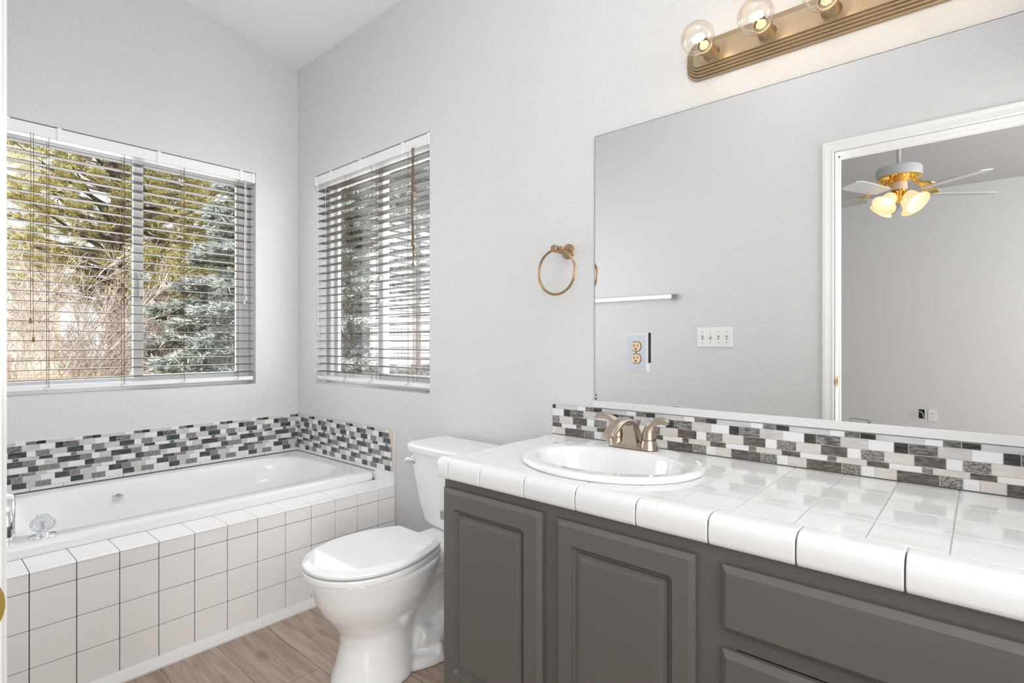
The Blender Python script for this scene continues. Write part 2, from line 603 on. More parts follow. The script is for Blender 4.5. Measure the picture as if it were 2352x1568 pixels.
window('window_1', 'y', 'wide white sliding window above the bathtub behind blinds coloured dark as if backlit', W1Y[0], W1Y[1], -0.770, 'right')
window('window_2', 'x', 'white sliding window on the wall beside the toilet', W2X[0], W2X[1], 0.710, 'right')

# ------------------------------------------------------------------ blinds


def blind(label, axis, u0, u1, ladders, pulls, group_inner):
    z0, z1 = WZ

    def T(u, d, z):
        return (-d, u, z) if axis == 'y' else (u, d, z)
    o = thing('window_blind', T((u0 + u1) / 2, 0.03, z1 - 0.003), label, 'blind', 'faux wood window blinds')
    b = MB()
    b.box(T(u0 + .018, 0.003, z1 - 0.054), T(u1 - .018, 0.060, z1 - 0.004), M_blindw, 0.003)
    b.build('headrail', o)
    for ua, ub in ((u0 + .002, u0 + .0215), (u1 - .0215, u1 - .002)):
        MB().box(T(ua, -0.002, z1 - 0.057), T(ub, 0.062, z1 - 0.002), M_vinyl, 0.005, 3).build('end_cap', o)
    for t in ((0.066, 0.22, 0.57, 0.93) if axis == 'y' else (0.17, 0.45, 0.80)):
        uc = u0 + (u1 - u0) * t
        MB().box(T(uc - .008, -0.001, z1 - 0.058), T(uc + .008, 0.006, z1 - 0.001), M_vinyl, 0.0015).build('bracket_clip', o)
    zb = z0 + 0.030
    # slats
    n = 25
    zt = z1 - 0.083
    pitch = (zt - (zb + 0.040)) / (n - 1)
    tilt = rad(2.0)
    sm = MB()
    hw = 0.0245
    prof = []
    for i in range(7):
        s = -hw + 2 * hw * i / 6
        prof.append((s, 0.0012 * (1 - (s / hw) ** 2)))
    poly = prof + [(s, h - 0.0028) for s, h in reversed(prof)]
    poly = [(s * math.cos(tilt) - h * math.sin(tilt), s * math.sin(tilt) + h * math.cos(tilt)) for s, h in poly]
    rr = []
    for uu in (u0 + 0.008, u1 - 0.008):
        rr.append([T(uu, 0.034 + s, h) for s, h in poly])
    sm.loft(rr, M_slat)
    first = None
    for k in range(n):
        z = zt - pitch * k
        if first is None:
            sm.v = [(x, y, zz + z) for x, y, zz in sm.v]
            first = sm.build('slat', o, smooth=30)
        else:
            c = first.copy()
            COL.objects.link(c)
            c.parent = o
            c.location = (0, 0, -pitch * k)
    b = MB()
    b.box(T(u0 + .008, 0.012, zb - 0.008), T(u1 - .008, 0.056, zb + 0.014), M_blindw, 0.004)
    b.build('bottom_rail', o)
    for uc, mat in ladders:
        b = MB()
        for d in (0.0075, 0.0595):
            b.tube([T(uc, d, z1 - 0.054), T(uc, d, zb + 0.004)], 0.0010, mat, 5)
        b.tube([T(uc + .004, 0.034, z1 - 0.054), T(uc + .004, 0.034, zb + 0.004)], 0.0008, mat, 5)
        for k in range(n):
            z = zt - pitch * k
            b.tube([T(uc, 0.0075, z - .004), T(uc, 0.0595, z - .0015)], 0.0006, mat, 4)
        b.tube([T(uc, 0.008, zb + .002), T(uc - .012, 0.004, zb + .006), T(uc - .016, 0.003, zb - .004), T(uc - .004, 0.002, zb - .012)], 0.0008, mat, 5)
        b.build('ladder_cord', o)
    for uc, zend, cm, tm, sway in pulls:
        b = MB()
        pts = []
        for i in range(9):
            t = i / 8
            pts.append(T(uc + sway * math.sin(t * 7), -0.006 - 0.002 * math.sin(t * 5), (z1 - 0.05) * (1 - t) + (zend + .02) * t))
        b.tube(pts, 0.0011, cm, 5)
        c = b.build('pull_cord', o)
        e = pts[-1]
        MB().lathe([(.0025, .022), (.0038, .020), (.0042, .012), (.0062, .002), (.0062, 0), (.003, -.0005)], tm, 12, Matrix.Translation((e[0], e[1], zend - .004))).build('tassel', c)
    return o


blind('wide blind with white slats coloured dark as if backlit on the window above the bathtub', 'y', W1Y[0], W1Y[1],
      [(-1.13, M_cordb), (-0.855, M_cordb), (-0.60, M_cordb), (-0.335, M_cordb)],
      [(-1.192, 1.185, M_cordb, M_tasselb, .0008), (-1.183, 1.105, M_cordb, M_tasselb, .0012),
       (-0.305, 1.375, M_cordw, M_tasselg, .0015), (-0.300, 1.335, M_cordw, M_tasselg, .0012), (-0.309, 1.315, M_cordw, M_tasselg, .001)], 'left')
blind('narrower blind with white slats coloured dark as if backlit on the window beside the toilet', 'x', W2X[0], W2X[1],
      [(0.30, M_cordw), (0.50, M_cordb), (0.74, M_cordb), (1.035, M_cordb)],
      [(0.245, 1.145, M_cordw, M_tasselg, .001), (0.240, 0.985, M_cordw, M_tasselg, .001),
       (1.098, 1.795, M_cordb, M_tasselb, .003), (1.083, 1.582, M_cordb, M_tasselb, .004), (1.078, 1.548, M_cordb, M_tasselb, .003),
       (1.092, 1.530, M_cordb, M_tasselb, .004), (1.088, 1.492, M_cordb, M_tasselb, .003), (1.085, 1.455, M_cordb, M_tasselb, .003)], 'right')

# ------------------------------------------------------------------ tub surround
AX = 0.948
TP = 0.1105
ts = thing('tub_deck', (0.88, -0.76, 0), 'white tiled apron and ledge along the front of the bathtub', 'tiled deck')
b = MB()
b.box((AX - 0.10, Y_S, 0.0), (AX - 0.0065, 0, 0.415), M_grout)
b.build('grout_bed', ts)
b = MB()
zrows = [0.365, 0.2515, 0.138, 0.0245]
ys = [-0.096 - TP * i for i in range(14)]
edges = [-0.001] + ys
cols = [(edges[i + 1], edges[i]) for i in range(len(edges) - 1)]
g = 0.0011
ztops = [0.418] + zrows
for (ya, yb) in cols:
    ya = max(ya, Y_S + 0.002)
    if yb - ya < 0.02:
        continue
    for i in range(len(ztops) - 1):
        b.box((AX - 0.008, ya + g, ztops[i + 1] + g), (AX, yb - g, ztops[i] - g), M_tile, 0.0012, 2)
    b.box((AX - 0.008, ya + g, 0.0), (AX, yb - g, zrows[-1] - g), M_tile, 0.001, 1)
b.build('apron_tiles', ts)
b = MB()
for (ya, yb) in cols:
    ya = max(ya, Y_S + 0.002)
    if yb - ya < 0.02:
        continue
    # bullnose ledge tile
    poly = [(0.8012, 0.4165), (0.8012, 0.4245), (AX - 0.006, 0.4245), (AX + 0.0008, 0.4225), (AX + 0.0022, 0.4200), (AX + 0.0012, 0.4172), (AX - 0.002, 0.4165)]
    b.prism(poly, 'y', ya + g, yb - g, M_tile)
b.build('ledge_tiles', ts)
# base trim
b = MB()
b.prism([(AX + 0.001, 0.0), (AX + 0.024, 0.0), (AX + 0.024, 0.006), (AX + 0.016, 0.019), (AX + 0.010, 0.026), (AX + 0.001, 0.034)], 'y', Y_S, 0.0, M_trim)
b2 = b.build('trim_3', smooth=25)
struct(b2, 'white base moulding along the foot of the tub apron', 'trim')

# ------------------------------------------------------------------ mosaic
MW = P('mosaic_white', (0.80, 0.80, 0.80), 0.12)
ML = noise_color('mosaic_light', [(0.3, (0.50, 0.48, 0.465)), (0.7, (0.66, 0.645, 0.63))], 30, (1, 1, 6), 0.15)
MSV = noise_color('mosaic_silver', [(0.3, (0.48, 0.49, 0.50)), (0.7, (0.68, 0.68, 0.68))], 14, (1, 1, 9), 0.15)
MSP = noise_color('mosaic_speckle', [(0.36, (0.09, 0.083, 0.078)), (0.5, (0.24, 0.225, 0.21)), (0.68, (0.46, 0.44, 0.42))], 190, (1, 1, 1.6), 0.18)
MSK = noise_color('mosaic_streak', [(0.36, (0.07, 0.067, 0.064)), (0.55, (0.21, 0.20, 0.195)), (0.7, (0.40, 0.38, 0.365))], 60, (1, 1, 4), 0.15)
MDT = noise_color('mosaic_dark_teal', [(0.35, (0.035, 0.043, 0.045)), (0.6, (0.085, 0.105, 0.105)), (0.8, (0.19, 0.19, 0.185))], 28, (1, 1, 6), 0.12)
MDB = noise_color('mosaic_dark_brown', [(0.35, (0.075, 0.062, 0.053)), (0.6, (0.155, 0.135, 0.12)), (0.8, (0.25, 0.22, 0.20))], 70, (1, 1, 3), 0.14)
MDD = noise_color('mosaic_black', [(0.35, (0.022, 0.02, 0.019)), (0.65, (0.075, 0.066, 0.06)), (0.85, (0.17, 0.155, 0.145))], 40, (1, 1, 5), 0.12)
MCR = noise_color('mosaic_cream', [(0.3, (0.62, 0.575, 0.53)), (0.7, (0.72, 0.685, 0.65))], 30, (1, 1, 6), 0.15)
PER = 0.1925
ROWS = [
    ('t', [('streak', .17), ('black', .173), ('silver', .485), ('white', .172)]),
    ('b', [('light', .30), ('white', .27), ('black', .147), ('streak', .283)]),
    ('b', [('cream', .30), ('dark', .303), ('white', .15), ('speckle', .247)]),
    ('t', [('cream', .335), ('dark', .235), ('white', .325), ('streak', .105)]),
    ('b', [('dark', .415), ('speckle', .213), ('white', .147), ('cream', .225)]),
    ('b', [('white', .310), ('dark', .185), ('speckle', .36), ('light', .145)]),
    ('t', [('dark', .268), ('speckle', .268), ('light', .184), ('white', .280)]),
    ('b', [('dark', .27), ('speckle', .186), ('light', .30), ('white', .244)]),
    ('b', [('dark', .24), ('light', .146), ('speckle', .272), ('white', .342)]),
]


def mosaic(b, T, u0, u1, ztop, nrows, anchors, dark, tk=0.002, cut=None):
    """T(u, d, z): u along the wall, d out of the wall"""
    look = {'white': MW, 'light': ML, 'silver': MSV, 'speckle': MSP, 'streak': MSK, 'dark': dark, 'black': MDD, 'cream': MCR if dark is MDB else ML}
    z = ztop
    hb, ht = 0.0255, 0.0146
    gg = 0.0008
    zbot = ztop - sum(hb if r[0] == 'b' else ht for r in ROWS[:nrows])
    b.box(T(u0, 0.0005, zbot), T(u1, tk * 0.6, ztop), M_groutm)
    for ri in range(nrows):
        kind, seq = ROWS[ri]
        h = hb if kind == 'b' else ht
        tot = sum(s for _, s in seq)
        a = anchors[ri]
        k0 = math.floor((u0 - a) / PER) - 1
        u = a + k0 * PER
        while u < u1:
            for nm, fr in seq:
                w_ = fr / tot * PER
                ua, ub = max(u + gg, u0), min(u + w_ - gg, u1)
                lim = cut(z - h / 2) if cut else u1
                ub = min(ub, lim)
                if ub - ua > 0.002:
                    b.box(T(ua, tk * 0.5, z - h + gg), T(ub, tk, z - gg), look[nm])
                u += w_
        z -= h
    return zbot


M_groutm = P('mosaic_grout', (0.56, 0.55, 0.54), 0.5)
M_backing = P('peeled_backing', (0.66, 0.56, 0.48), 0.6)
AW = [-1.208, -1.221, -1.129, -1.230, -1.104, -1.261, -1.086, -1.113, -1.252]
AN = [0.727, 0.719, 0.808, 0.711, 0.833, 0.679, 0.851, 0.776, 0.878]
AV = [2.992, 2.791, 2.882, 2.782, 2.714]
T_w = lambda u, d, z: (0.009 + d, u, z)
T_n = lambda u, d, z: (u, -0.009 - d, z)
T_v = lambda u, d, z: (u, -d, z)
MZ = 0.6785
# west panel
o = thing('mosaic_backsplash', (0.0, -0.76, 0.47), 'long mosaic sticker strip on the wall under the wide window', 'backsplash', 'mosaic sticker backsplashes')
b = MB()
b.box((0.0005, Y_S, 0.4665), (0.009, 0, 0.6815), M_tilew, 0.001)
for yy in [-0.09 - TP * i for i in range(14)]:
    b.box((0.0088, yy - .0008, 0.4665), (0.0093, yy + .0008, 0.4815), M_grout)
    b.box((0.0088, yy - .0006, 0.6787), (0.0093, yy + .0006, 0.6815), M_groutl)
b.box((0.002, Y_S, 0.4650), (0.0105, 0, 0.4675), M_grout)
b.build('tile_base', o)
b = MB()
mosaic(b, T_w, Y_S, -0.0105, MZ, 9, AW, MDT)
b.build('mosaic_sheet', o)
# north panel
o = thing('mosaic_backsplash', (0.47, 0.0, 0.42), 'mosaic sticker strip with peeling corner on the wall between bathtub and toilet', 'backsplash', 'mosaic sticker backsplashes')
b = MB()
b.box((0, -0.009, 0.4235), (AX, -0.0005, 0.6815), M_tilew, 0.001)
for xx in [0.095 + TP * i for i in range(8)]:
    b.box((xx - .0008, -0.0093, 0.4235), (xx + .0008, -0.0088, 0.4815), M_groutl)
b.box((0.0, -0.0105, 0.4650), (0.797, -0.002, 0.4675), M_grout)
b.box((0.05, -0.0095, 0.6800), (AX, -0.002, 0.6822), M_groutl)
b.build('tile_base', o)
b = MB()
cutf = lambda z: 0.905 + 0.030 * min(1, max(0, (MZ - z) / 0.08)) + 0.002
mosaic(b, T_n, 0.0105, AX - 0.004, MZ, 9, AN, MDT, cut=cutf)
b.build('mosaic_sheet', o)
b = MB()
zz = [MZ - 0.196 * i / 10 for i in range(11)]
rings = []
for z in zz:
    x0 = cutf(z)
    rings.append([(x0, -0.0108, z), (x0 + .002, -0.0128, z), (AX - .002, -0.0118, z), (AX, -0.0095, z)])
b.loft(rings, M_backing, False, False, False)
b.build('peeled_backing', o)

# ------------------------------------------------------------------ bathtub
tub = thing('bathtub', (0.40, -0.76, 0.0), 'white drop-in bathtub set in the tiled ledge under the wide window', 'bathtub')


def sq(cx, cy, a, bb, n, z, k=72):
    r = []
    for i in range(k):
        t = 2 * PI * i / k
        c, s = math.cos(t), math.sin(t)
        r.append((cx + a * math.copysign(abs(c) ** (2 / n), c), cy + bb * math.copysign(abs(s) ** (2 / n), s), z))
    return r


tcx, tcy, ta, tb = 0.406, -0.767, 0.394, 0.755
RZ = 0.465
rings = [sq(tcx, tcy, ta, tb, 40, 0.4248), sq(tcx, tcy, ta, tb, 40, 0.430), sq(tcx, tcy, ta, tb, 40, 0.452),
         sq(tcx, tcy, ta - .003, tb - .001, 36, 0.459), sq(tcx, tcy, ta - .010, tb - .004, 30, RZ - .001), sq(tcx, tcy, ta - .018, tb - .012, 24, RZ)]
icx, icy = 0.395, -0.735
rings += [sq(icx, icy, .325, .655, 5.0, RZ - .001), sq(icx, icy, .316, .645, 4.8, RZ - .004), sq(icx, icy, .308, .635, 4.6, RZ - .014),
          sq(icx, icy, .300, .620, 4.2, RZ - .05), sq(icx, icy, .290, .600, 3.9, RZ - .10), sq(icx, icy, .283, .585, 3.7, RZ - .13),
          sq(icx, icy, .262, .560, 3.5, RZ - .15), sq(icx, icy, .245, .530, 3.4, RZ - .25), sq(icx, icy, .22, .48, 3.2, RZ - .34), sq(icx, icy, .17, .42, 3.0, RZ - .375), sq(icx, icy, .02, .05, 2, RZ - .38)]
b = MB()
b.loft(rings, M_acr, False, True)
b.build('tub_shell', tub, smooth=50, wn=False)
b = MB()
OVM = rot_to((0.42, 0.0, 0.91), (0.106, -0.905, 0.404))
b.lathe([(.0, .003), (.017, .003), (.022, .001), (.022, -.006)], M_chrome, 24, OVM)
b.lathe([(.0, .0036), (.011, .0034), (.011, .002)], P('slot_grey', (.3, .3, .3), .5), 16, OVM)
b.build('overflow_plate', tub)

# tub filler: spout and handle
tf = thing('tub_faucet', (0.705, -1.32, RZ), 'chrome tub filler with clear knob on the near corner of the bathtub rim', 'faucet')
b = MB()
rr = []
sx, sy = 0.700, -1.345
path = [(0, 0, 0.0, .026, .030), (0, 0, 0.03, .026, .030), (-.004, 0, 0.07, .025, .031), (-.018, 0, 0.105, .022, .033), (-.05, 0, 0.125, .016, .035), (-.09, 0, 0.118, .010, .036), (-.125, 0, 0.098, .007, .036)]
for i, (dx, dy, dz, h, w_) in enumerate(path):
    ang = [0, 0, .25, .75, 1.3, 1.75, 2.0][i]
    c, s = math.cos(ang), math.sin(ang)
    ring = []
    for j in range(20):
        t = 2 * PI * j / 20
        p = math.copysign(abs(math.cos(t)) ** .6, math.cos(t)) * h
        q = math.copysign(abs(math.sin(t)) ** .6, math.sin(t)) * w_
        ring.append((sx + dx + p * c, sy + dy + q, RZ + dz + p * s))
    rr.append(ring)
b.loft(rr, M_chrome)
b.build('spout', tf, smooth=50)
kx, ky = 0.735, -1.252
b = MB()
b.lathe([(.0, .010), (.014, .010), (.017, .006), (.034, .003), (.036, .0008), (.036, 0)], M_chrome, 32, Matrix.Translation((kx, ky, RZ)))
b.lathe([(.012, .008), (.012, .020), (.007, .022), (.007, .045), (.010, .046)], M_chrome, 20, Matrix.Translation((kx, ky, RZ)))
hb = b.build('handle_base', tf)
b = MB()
rr = []
for z, r in ((.016, .014), (.020, .022), (.028, .030), (.038, .033), (.048, .031), (.056, .024), (.060, .018), (.066, .0165), (.069, .015)):
    rr.append([(kx + r * (1 + .05 * math.cos(10 * t)) * math.cos(t), ky + r * (1 + .05 * math.cos(10 * t)) * math.sin(t), RZ + z) for t in [2 * PI * j / 40 for j in range(40)]])
b.loft(rr, M_acrylk)
b.build('clear_knob', tf, smooth=60)

# ------------------------------------------------------------------ toilet
TX = 1.535
toi = thing('toilet', (TX, -0.4, 0), 'white two-piece toilet with closed lid between bathtub and vanity', 'toilet')


def egg(w_, yf, yb, z, k=48, wide=0.45, nb=2.4, back=0.0):
    """plan outline: widest part at fraction wide from the back, back half-width 'back'"""
    yc = yb + (yf - yb) * wide
    r = []
    for i in range(k):
        t = 2 * PI * i / k
        c, s = math.cos(t), math.sin(t)
        if s <= 0:                        # front (towards -y)
            r.append((TX + w_ * c, yc + (yc - yf) * s, z))
        else:
            e = 2 / nb
            r.append((TX + w_ * math.copysign(abs(c) ** e, c), yc + (yb - yc) * abs(s) ** e, z))
    return r


b = MB()
rings = [egg(.118, -.668, -.40, 0.0), egg(.118, -.668, -.40, 0.02), egg(.106, -.650, -.40, 0.07), egg(.098, -.636, -.40, 0.13), egg(.100, -.640, -.39, 0.17), egg(.113, -.662, -.37, 0.205),
         egg(.135, -.695, -.34, 0.245), egg(.153, -.717, -.32, 0.285), egg(.165, -.732, -.31, 0.33), egg(.172, -.741, -.30, 0.362), egg(.174, -.744, -.30, 0.376)]
b.loft(rings, M_porc)
# rear deck and spine
b.box((TX - .115, -.40, .315), (TX + .115, -.045, .378), M_porc, 0.025, 3)
b.box((TX - .058, -.46, .0), (TX + .058, -.10, .35), M_porc, 0.03, 3)
# foot flange
rings = [egg(.132, -.50, -.14, 0.0, nb=4), egg(.132, -.50, -.14, .022, nb=4), egg(.118, -.49, -.15, .034, nb=4)]
b.loft(rings, M_porc)
# trapway ridge on both sides
for s in (-1, 1):
    xs = TX + s * .062
    pts = [(xs + s * .02, -.50, .20), (xs + s * .014, -.43, .255), (xs + s * .006, -.36, .300), (xs, -.29, .315), (xs, -.22, .29), (xs, -.18, .22), (xs, -.20, .14), (xs + s * .004, -.27, .085), (xs + s * .004, -.33, .075), (xs, -.39, .09)]
    b.tube(pts, [.045, .047, .045, .042, .042, .044, .046, .046, .042, .036], M_porc, 12)
bowl = b.build('bowl', toi, wn=False)
md = bowl.modifiers.new('fuse', 'REMESH')
md.mode = 'VOXEL'
md.voxel_size = 0.0065
md.use_smooth_shade = True
md = bowl.modifiers.new('soften', 'SMOOTH')
md.iterations = 10
md.factor = 0.5
for s in (-1, 1):
    MB().lathe([(.017, .0), (.016, .012), (.012, .030), (.009, .034), (.0001, .035)], M_porc, 18, Matrix.Translation((TX + s * .112, -.335, .030))).build('bolt_cap', bowl)


def lid_outline(w_, yf, yb, back, z, k=40):
    """closed outline with a straight back edge"""
    yc = yf + 0.205
    r = []
    for i in range(k + 1):                # right back corner round the front to left back corner
        t = -PI / 2 + PI * i / k          # -90..90
        if True:
            u = i / k
        r.append(None)
    r = []
    m_ = 14
    for i in range(m_):                   # right side, back to widest
        t = i / m_
        x = back + (w_ - back) * max(0.0, math.sin(t * PI / 2)) ** 0.9
        r.append((TX + x, yb + (yc - yb) * t, z))
    for i in range(27):
        t = PI * i / 26
        r.append((TX + w_ * math.cos(t), yc - (yc - yf) * max(0.0, math.sin(t)) ** 0.95, z))
    for i in range(m_ - 1, -1, -1):
        t = i / m_
        x = back + (w_ - back) * max(0.0, math.sin(t * PI / 2)) ** 0.9
        r.append((TX - x, yb + (yc - yb) * t, z))
    return r


b = MB()
b.loft([lid_outline(.174, -.750, -.335, .118, .3765), lid_outline(.179, -.755, -.335, .120, .380), lid_outline(.180, -.757, -.335, .120, .392), lid_outline(.178, -.755, -.335, .119, .3965)], M_porc)
b.build('toilet_seat', toi, smooth=45)
b = MB()
b.loft([lid_outline(.174, -.750, -.333, .115, .4005), lid_outline(.178, -.754, -.333, .117, .4030), lid_outline(.179, -.755, -.333, .117, .4100), lid_outline(.176, -.752, -.334, .113, .4140),
        lid_outline(.161, -.737, -.343, .100, .4222), lid_outline(.158, -.734, -.345, .098, .4226)], M_porc)
b.build('toilet_lid', toi, smooth=22)
for s in (-1, 1):
    MB().box((TX + s * .075 - .022, -.338, .386), (TX + s * .075 + .022, -.314, .402), M_porc, .005, 3).build('hinge', toi)


def tank_ring(hw, yf, yb, z, bow=0.018, r=0.045, k=9):
    """rounded rectangle with bowed front"""
    pts = []
    for (cx, cy, a0) in ((TX + hw - r * .5, yb - r * .5, 0), (TX - hw + r * .5, yb - r * .5, 90)):
        for i in range(k):
            a = rad(a0 + 90 * i / (k - 1))
            pts.append((cx + r * .5 * math.cos(a), cy + r * .5 * math.sin(a), z))
    for (cx, cy, a0) in ((TX - hw + r, yf + r, 180),):
        for i in range(k):
            a = rad(a0 + 90 * i / (k - 1))
            pts.append((cx + r * math.cos(a), cy + r * math.sin(a), z))
    for i in range(1, 12):
        t = i / 12
        x = TX - hw + r + (2 * hw - 2 * r) * t
        pts.append((x, yf, z))
    for i in range(k):
        a = rad(270 + 90 * i / (k - 1))
        pts.append((TX + hw - r + r * math.cos(a), yf + r + r * math.sin(a), z))
    out = []
    for x, y, z_ in pts:
        f = max(0, (yb - y) / (yb - yf))
        out.append((x, y - bow * f * (1 - ((x - TX) / hw) ** 2), z_))
    return out


b = MB()
b.loft([tank_ring(.135, -.165, -.050, .376, .012), tank_ring(.158, -.178, -.045, .382, .014), tank_ring(.172, -.187, -.042, .400, .016), tank_ring(.190, -.197, -.036, .47, .018), tank_ring(.210, -.206, -.030, .58, .020), tank_ring(.221, -.212, -.028, .668, .021)], M_porc)
tank = b.build('tank', toi, smooth=50)
b = MB()
b.loft([tank_ring(.224, -.214, -.026, .6685, .022), tank_ring(.235, -.225, -.018, .672, .024, .055), tank_ring(.238, -.229, -.016, .684, .024, .055), tank_ring(.236, -.227, -.017, .694, .024, .055), tank_ring(.228, -.219, -.020, .700, .023, .055), tank_ring(.20, -.19, -.04, .7015, .02, .05)], M_porc)
b.build('tank_lid', toi, smooth=40)
b = MB()
lx, ly, lz = TX - .178, -.212, .636
b.lathe([(.017, 0), (.018, .003), (.015, .008), (.009, .011), (.009, .018)], M_chrome, 20, rot_to((0, -1, 0), (lx, ly, lz)))
b.tube([(lx, ly - .018, lz), (lx - .012, ly - .021, lz - .001), (lx - .024, ly - .022, lz - .006)], [.011, .0105, .008], M_chrome, 12)
b.ball((lx, ly - .018, lz), .0112, M_chrome, 12, 8)
b.build('flush_lever', tank)

# ------------------------------------------------------------------ vanity cabinet
VX0, VX1, VF = 1.895, X_E - 0.003, -0.530
van = thing('vanity_cabinet', ((VX0 + VX1) / 2, -0.265, 0), 'grey painted bathroom vanity cabinet with raised panel doors and drawers', 'vanity')
CT = 0.713                      # top of the cabinet box
b = MB()
b.box((VX0, VF + .02, .10), (VX0 + .016, -0.004, CT), M_cab)
b.box((VX1 - .016, VF + .02, .10), (VX1, -0.004, CT), M_cab)
b.box((VX0 + .016, -.012, .10), (VX1 - .016, -.004, CT), M_cab)
b.box((VX0 + .016, VF + .02, .10), (VX1 - .016, -.012, .118), M_cab)
b.box((VX0 + .017, VF + .0205, .13), (VX1 - .017, VF + .024, CT - .002), M_cab)
b.box((VX0 + .002, VF + .085, 0), (VX1, -.01, .10), M_cab)
# face frame
for x0, x1 in ((VX0, 1.925), (2.235, 2.325), (2.615, 2.712), (3.385, VX1)):
    b.box((x0, VF, .10), (x1, VF + .02, CT), M_cab, .0008)
b.box((VX0 + .001, VF + .0004, .66), (VX1, VF + .0195, CT), M_cab)
b.box((VX0 + .001, VF + .0004, .10), (VX1, VF + .0195, .15), M_cab)
for z in (.545, .39, .23):
    b.box((2.70, VF + .0006, z - .022), (3.39, VF + .0195, z + .022), M_cab)
b.build('cabinet_body', van)


def rect_ring(x0, x1, z0, z1, y, r=0.0, k=6):
    pts = []
    for cx, cz, a0 in ((x1 - r, z1 - r, 0), (x0 + r, z1 - r, 90), (x0 + r, z0 + r, 180), (x1 - r, z0 + r, 270)):
        for i in range(k):
            a = rad(a0 + 90 * i / (k - 1))
            pts.append((cx + r * math.cos(a), y, cz + r * math.sin(a)))
    return pts


def panel_door(x0, x1, z0, z1, px0, px1, pz0, pz1):
    yb, yf = VF - .001, VF - .020
    b = MB()
    R = [rect_ring(x0, x1, z0, z1, yb, .0008), rect_ring(x0, x1, z0, z1, yf + .009, .0008), rect_ring(x0 + .004, x1 - .004, z0 + .004, z1 - .004, yf + .0055, .001), rect_ring(x0 + .009, x1 - .009, z0 + .009, z1 - .009, yf + .0015, .001), rect_ring(x0 + .0105, x1 - .0105, z0 + .0105, z1 - .0105, yf, .001)]
    # recess, rounded corners at the stile, square raised field
    R += [rect_ring(px0, px1, pz0, pz1, yf, .012), rect_ring(px0 + .003, px1 - .003, pz0 + .003, pz1 - .003, yf + .008, .010), rect_ring(px0 + .010, px1 - .010, pz0 + .010, pz1 - .010, yf + .0125, .004)]
    R += [rect_ring(px0 + .013, px1 - .013, pz0 + .013, pz1 - .013, yf + .0125, .0012), rect_ring(px0 + .0145, px1 - .0145, pz0 + .0145, pz1 - .0145, yf + .0065, .001), rect_ring(px0 + .019, px1 - .019, pz0 + .019, pz1 - .019, yf + .0065, .001),
          rect_ring(px0 + .0215, px1 - .0215, pz0 + .0215, pz1 - .0215, yf + .0035, .001), rect_ring(px0 + .0315, px1 - .0315, pz0 + .0315, pz1 - .0315, yf + .0005, .001)]
    b.loft(R, M_cab)
    return b.build('door', van, smooth=22)


panel_door(1.903, 2.258, .125, .6885, 1.951, 2.207, .180, .6365)
panel_door(2.302, 2.637, .125, .6845, 2.346, 2.593, .180, .6325)


def drawer(x0, x1, z0, z1):
    yb, yf = VF - .001, VF - .020
    b = MB()
    R = [rect_ring(x0, x1, z0, z1, yb, .0008), rect_ring(x0, x1, z0, z1, yf + .009, .0008), rect_ring(x0 + .004, x1 - .004, z0 + .004, z1 - .004, yf + .0055, .001), rect_ring(x0 + .009, x1 - .009, z0 + .009, z1 - .009, yf + .0015, .001), rect_ring(x0 + .0115, x1 - .0115, z0 + .0115, z1 - .0115, yf, .001)]
    b.loft(R, M_cab)
    return b.build('drawer', van, smooth=22)


for z1, z0 in ((.681, .557), (.522, .398), (.363, .239), (.204, .125)):
    drawer(2.688, 3.40, z0, z1)

# toilet paper holder on the cabinet's side
tp = thing('paper_holder', (VX0, -0.44, .60), 'small chrome toilet paper holder on the side of the grey vanity', 'paper holder')
for y_ in (-.475, -.325):
    b = MB()
    b.box((VX0 - .008, y_ - .004, .553), (VX0 + .0006, y_ + .034, .593), M_steel, .002)
    b.box((VX0 - .086, y_, .559), (VX0 - .006, y_ + .030, .587), M_steel, .003)
    b.build('post', tp)
b = MB()
b.tube([(VX0 - .070, -.446, .573), (VX0 - .070, -.324, .573)], .008, M_plate, 14)
b.build('roller', tp)

# ------------------------------------------------------------------ countertop
ZC = 0.770
SCX, SCY, SA, SB = 2.29, -0.285, 0.254, 0.216
cnt = thing('countertop', ((VX0 + VX1) / 2, -0.27, CT), 'white tiled countertop with rounded edge tiles on the grey vanity', 'countertop')
b = MB()
b.box((VX0 - .004, -.515, CT), (VX1, -.002, ZC - .0022), M_groutl)
b.box((VX0 - .004, -.545, CT + .004), (VX1, -.53, ZC - .012), M_grout)
bed = b.build('tile_bed', cnt, smooth=0)
b = MB()
CP = 0.1107
xj = [2.689 + CP * i for i in range(-7, 8)]
xj = [1.935] + [x for x in xj if x > 1.97 and x < VX1 - .03] + [VX1]
yj = [-.002, -.047, -.157, -.2675, -.378, -.4895]
gg = .0008
for i in range(len(xj) - 1):
    for j in range(len(yj) - 1):
        b.box((xj[i] + gg, yj[j + 1] + gg, ZC - .008), (xj[i + 1] - gg, yj[j] - gg, ZC), M_tilew, .0016, 2)
flat = b.build('counter_tiles', cnt, smooth=40)
